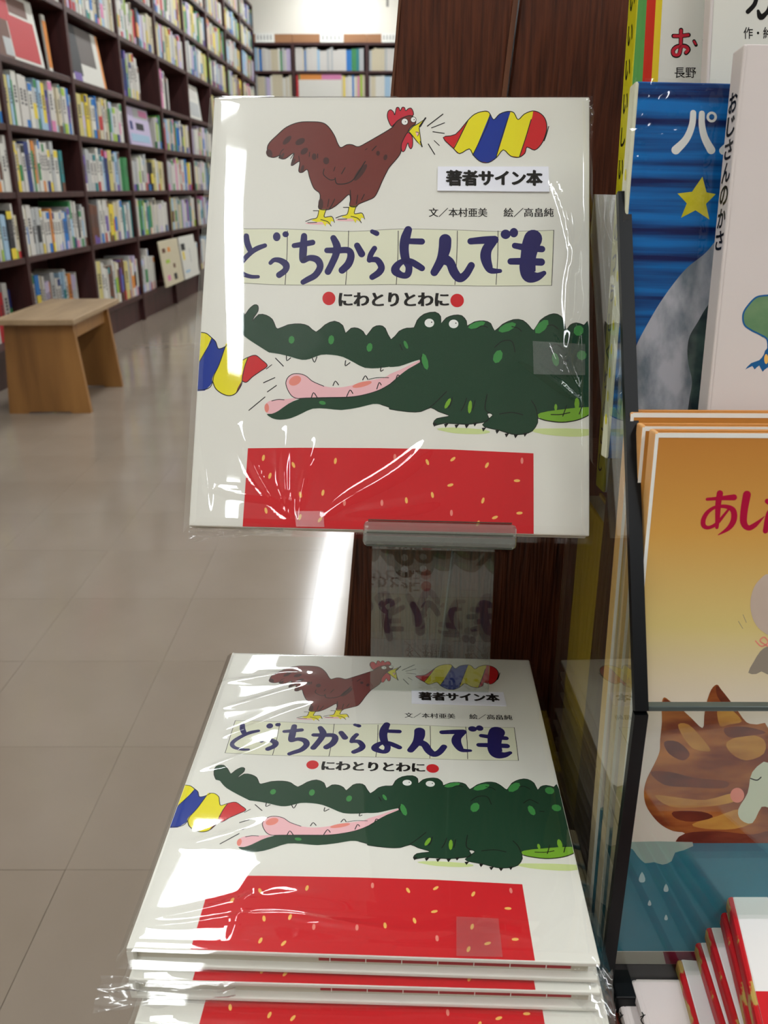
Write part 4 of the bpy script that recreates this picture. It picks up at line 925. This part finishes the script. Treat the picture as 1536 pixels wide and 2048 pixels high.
for j in range(ny + 1):
    for i in range(nx + 1):
        x = -.001 + (CW + .002) * i / nx; y = -.0 + (CH + .001) * j / ny
        a = math.exp(-x / .03) * .7 + math.exp(-(CH - y) / .02) * .8
        z = .0009 + .0003 * noise.noise(Vector((x * 60, y * 60, 1))) + a * .0024 * abs(noise.noise(Vector((x * 260 + y * 120, y * 150 - x * 60, 3))))
        vs_.append((x, y, z))
for j in range(ny):
    for i in range(nx): a = j * (nx + 1) + i; fs_.append((a, a + 1, a + nx + 2, a + nx + 1))
me = bpy.data.meshes.new('shrink_wrap'); me.from_pydata(vs_, [], fs_); me.materials.append(M['wrap']); o = obj('shrink_wrap', me, Cb); smooth(o, 180)

# white umbrella book in front of the blue one
M['offwhite'] = mat('cover_cool_white', (222, 212, 208), .4)
DW, DH = .2 * Q, .218 * Q
D, mp, mD = lean_book('picture_book', 'white picture book with black spine lettering and a blue-green figure', (1413, 832), (1488, 92), .4545 * Q, ZR + .001, math.radians(8), DW, DH, .0145 * Q, None, 'offwhite', 'offwhite')
PD = Print(clipf(mp, DW, DH, .0002)); M['figblue'] = mat('print_fig_blue', (36, 96, 150), .5); M['figgreen'] = mat('print_fig_green', (120, 150, 110), .5, .3, 60, (96, 134, 96))
PD.poly(k8([(1536, 650), (1440, 665), (1370, 730), (1325, 810), (1330, 900), (1390, 950), (1450, 985), (1520, 1020), (1700, 1020), (1700, 640)]), 'figgreen', 2, 3)
PD.stroke(k8([(1536, 650), (1440, 665), (1370, 730), (1322, 810), (1330, 900), (1390, 950), (1460, 985), (1528, 1030), (1536, 1120)]), 3.4, 'figblue', 3)
PD.poly(k8([(1536, 1100), (1500, 1160), (1460, 1210), (1390, 1235), (1340, 1290), (1400, 1260), (1420, 1290), (1460, 1255), (1490, 1310), (1536, 1270), (1700, 1280), (1700, 1100)]), 'figblue', 2, 2); PD.disc(*k8([(1520, 1200)])[0], 4, 10, 'seed', 4)
obj('cover_art', PD.mesh('cover_art'), D)
PV = Print(lambda p: (p[0], p[1]))
for k, ch in enumerate('おじさんのかさ'): PV.text(ch, .0022, DH - .0185 - k * .0102, .0118, DH - .0185 - k * .0102 - .0090, 'ink', 0, .022)
# letter on the spine face (local -x side)
me = PV.mesh('spine_lettering')
sp = obj('spine_lettering', me, D); sp.rotation_euler = (0, -math.pi / 2, 0); sp.location = (-.0001, 0, -.0145 * Q)

# back row books
BH_ = .34 * Q
Bk, mp, mB = lean_book('picture_book', 'large white picture book behind, with black brush title cut by the photo top', (1405, 300), (1420, 20), .515 * Q, zq(.19), math.radians(5), .25 * Q, BH_, .010 * Q, None, 'offwhite', 'paper')
PB = Print(clipf(mp, .25 * Q, BH_)); k6 = lambda L: [(1380 + x / 6.827, y / 6.827) for x, y in L]
for L, w_ in (([(915, -60), (880, 60), (790, 160)], [50, 60, 62]), ([(930, 150), (965, 235), (1030, 190), (1080, 120), (1120, -40)], [40, 80, 60, 60, 50])): PB.stroke(k6(L), [a / 6.827 for a in w_], 'ink', 3)
PB.text('作・絵', 1487, 54, 1545, 78, 'ink', 2, .01)
obj('cover_art', PB.mesh('cover_art'), Bk)
AH = .36 * Q
M['streak'] = mat('crayon_green', (60, 140, 70), .5, .3, 60, (110, 170, 90), (1, .06, 1)); M['streakr'] = mat('crayon_red', (190, 36, 24), .5, .3, 80, (214, 60, 40), (1, .05, 1)); M['cy'] = mat('crayon_yellow', (226, 206, 30), .5, .3, 80, (236, 200, 60), (1, .05, 1)); M['yspine'] = mat('lime_yellow_spine', (214, 204, 20), .4)
Ab, mp, mA = lean_book('picture_book', 'tall picture book with yellow lettered spine and crayon rainbow stripes, rearmost', (1246, 410), (1275, 0), .535 * Q, zq(.19), math.radians(5), .16 * Q, AH, .020 * Q, None, 'yspine', 'paper', xshift=0)
PA = Print(clipf(mp, .16 * Q, AH))
def band(a, b, mt, lay): PA.poly([(a + 0, -40), (b + 0, -40), (b - 12, 175), (b - 40, 620), (a - 40, 620), (a - 12, 175)], mt, lay, 1)
band(1266, 1296, 'streak', 2); band(1296, 1316, 'streakr', 2.5); band(1314, 1327, 'cy', 3)
PA.stroke([(1362, 60), (1361, 96), (1357, 110), (1348, 110), (1346, 101), (1354, 93), (1370, 92), (1377, 99), (1372, 106)], 9, 'ink', 3, sm=6); PA.stroke([(1347, 72), (1360, 72), (1377, 70)], 9, 'ink', 3.2)
PA.stroke([(1362, 61), (1361, 96), (1357, 109), (1348, 109), (1346, 101), (1354, 94), (1370, 93), (1376, 99), (1372, 105)], 6, 'combred', 4, sm=6); PA.stroke([(1348, 72), (1360, 72), (1376, 70)], 6, 'combred', 4.2)
PA.stroke([(1388, 82), (1392, 90)], 7, 'ink', 3); PA.stroke([(1388, 83), (1391, 88)], 4, 'combred', 4); PA.stroke([(1407, 80), (1409, 90)], 4, 'ink', 3)
PA.text('長野', 1349, 135, 1392, 156, 'ink', 3, .005)
obj('cover_art', PA.mesh('cover_art'), Ab)
PV = Print(lambda p: p)
for k, ch in enumerate('いないいいいしいいのつうしくりんこし'): PV.text(ch, .004, AH - .02 - k * .0165, .013, AH - .02 - k * .0165 - .010, 'ink', 0, .02)
sp = obj('spine_lettering', PV.mesh('spine_lettering'), Ab); sp.rotation_euler = (0, -math.pi / 2, 0); sp.location = (-.0001, 0, -.020 * Q)

# yellow book standing edge-on beside the riser, seen through the pane
t = thing('picture_book', 'yellow book standing sideways behind the clear divider pane, low beside the riser', 'book', (.1300, .4885, TZR + .0005))
bm = bmesh.new(); addbox(bm, -.0065, -.0045, -.048, .012, 0, .232, bev=.0005); obj('front_cover', bm, t, mats=M['gold'])
bm = bmesh.new(); addbox(bm, .0045, .0065, -.048, .012, 0, .232, bev=.0005); obj('back_cover', bm, t, mats=M['gold'])
bm = bmesh.new(); addbox(bm, -.0044, .0044, -.045, .012, .002, .230); obj('pages', bm, t, mats=M['page'])

# ------------------------------------------------------------------ flat books bottom right
TWH = (0, 0, 1)
def flat_book(name, label, pxs, z, wd, ht, th, spine, cover, group, edge_mats=None):
    """pxs: far-left corner pixel and near-left pixel on the top plane z; spine on the left"""
    a = at(*pxs[0], (0, 0, z), TWH); b = at(*pxs[1], (0, 0, z), TWH)
    up = (a - b).normalized(); ux = up.cross(Vector((0, 0, 1)))
    org = a - up * ht; m = frame(org - Vector((0, 0, th)), ux, up)
    t = thing(name, label, 'book', group=group, mw=m)
    bm = bmesh.new(); addbox(bm, .0015, wd, 0, ht, th - .002, th, bev=.0009); obj('front_cover', bm, t, mats=cover)
    bm = bmesh.new(); addbox(bm, .0015, wd, 0, ht, 0, .002, bev=.0005); obj('back_cover', bm, t, mats=cover)
    bm = bmesh.new(); addbox(bm, -.001, .003, 0, ht, 0, th, bev=.0018); obj('spine', bm, t, mats=spine)
    bm = bmesh.new(); addbox(bm, .0031, wd - .003, .003, ht - .003, .0021, th - .0021); obj('pages', bm, t, mats=M['page'])
    return t, m
M['redgold'] = mat('red_gold_spine', (196, 26, 34), .4, .4, 120, (188, 158, 84), (1, .5, 1), 0, None, .56, .60)
M['redcloth'] = mat('red_cover_edge', (200, 30, 38), .4)
M['whitecover'] = mat('bright_white_cover', (236, 232, 230), .35)
g = 'red and gold spined picture books in the fanned stack'
RB = [((1441, 1716), (1521, 2060), .064), ((1421, 1722), (1505, 2060), .053), ((1394, 1780), (1482, 2080), .042), ((1373, 1814), (1455, 2080), .031), ((1356, 1917), (1395, 2060), .020), ((1350, 1942), (1385, 2060), .010)]
rl = ['topmost, with blue and red print', 'second from the top', 'third from the top', 'fourth from the top', 'fifth from the top', 'lowest, beside the white books']
for k, (a, b, zz) in enumerate(RB):
    t, m = flat_book('picture_book', 'red and gold spined picture book in the fanned stack, ' + rl[k], (a, b), TZR + zz * Q + .0005, .2 * Q, .22 * Q, .0098 * Q, M['redgold'], M['whitecover'], g)
    if k == 0:
        mi = m.inverted(); zz0 = TZR + zz * Q + .0005
        PR = Print(lambda p: tuple(min(max(v_, .0018), lim) for v_, lim in zip((mi @ at(p[0], p[1], (0, 0, zz0), TWH))[:2], (.199 * Q, .219 * Q))))
        PR.poly([(1521, 1768), (1600, 1766), (1620, 1830), (1560, 1822), (1536, 1796)], 'blue', 1, 1)
        PR.poly([(1508, 1982), (1700, 1984), (1720, 2140), (1530, 2140)], 'red', 1, 1)
        obj('cover_art', PR.mesh('cover_art'), t, (0, 0, .0098 * Q))
g = 'plain white books lying in front of the tray'
for k, (a, b, zz, l_) in enumerate((((1265, 1957), (1296, 2060), .0068, 'white book lying flat before the tray, upper of the two'), ((1226, 1950), (1256, 2060), .0, 'white book lying flat before the tray, lower one beside the main stack'))):
    zz = TZR + (.0135 if k == 0 else .0065)
    t, m = flat_book('picture_book', l_, (a, b), zz, (.11 if k == 0 else .12) * Q, .15 * Q, .0062, M['offwhite'], M['offwhite'], g)
    mi = m.inverted()
    PW = Print(lambda p: tuple((mi @ at(p[0], p[1], (0, 0, zz), TWH))[:2])); x0 = 1240 if k else 1284
    PW.stroke([(x0, 2025), (x0 + 3, 2032), (x0 - 2, 2040), (x0 + 4, 2050)], 2.2, 'ink', 1); PW.stroke([(x0 - 3, 2034), (x0 + 6, 2030)], 2, 'ink', 2)
    obj('lettering', PW.mesh('lettering'), t, (0, 0, .0062))

for m_ in bpy.data.materials:
    if m_.name.startswith(('print_', 'cover_', 'painted_', 'cat_', 'crayon_', 'band_')) and m_.use_nodes and 'Principled BSDF' in m_.node_tree.nodes:
        m_.node_tree.nodes['Principled BSDF'].inputs['Specular IOR Level'].default_value = .12
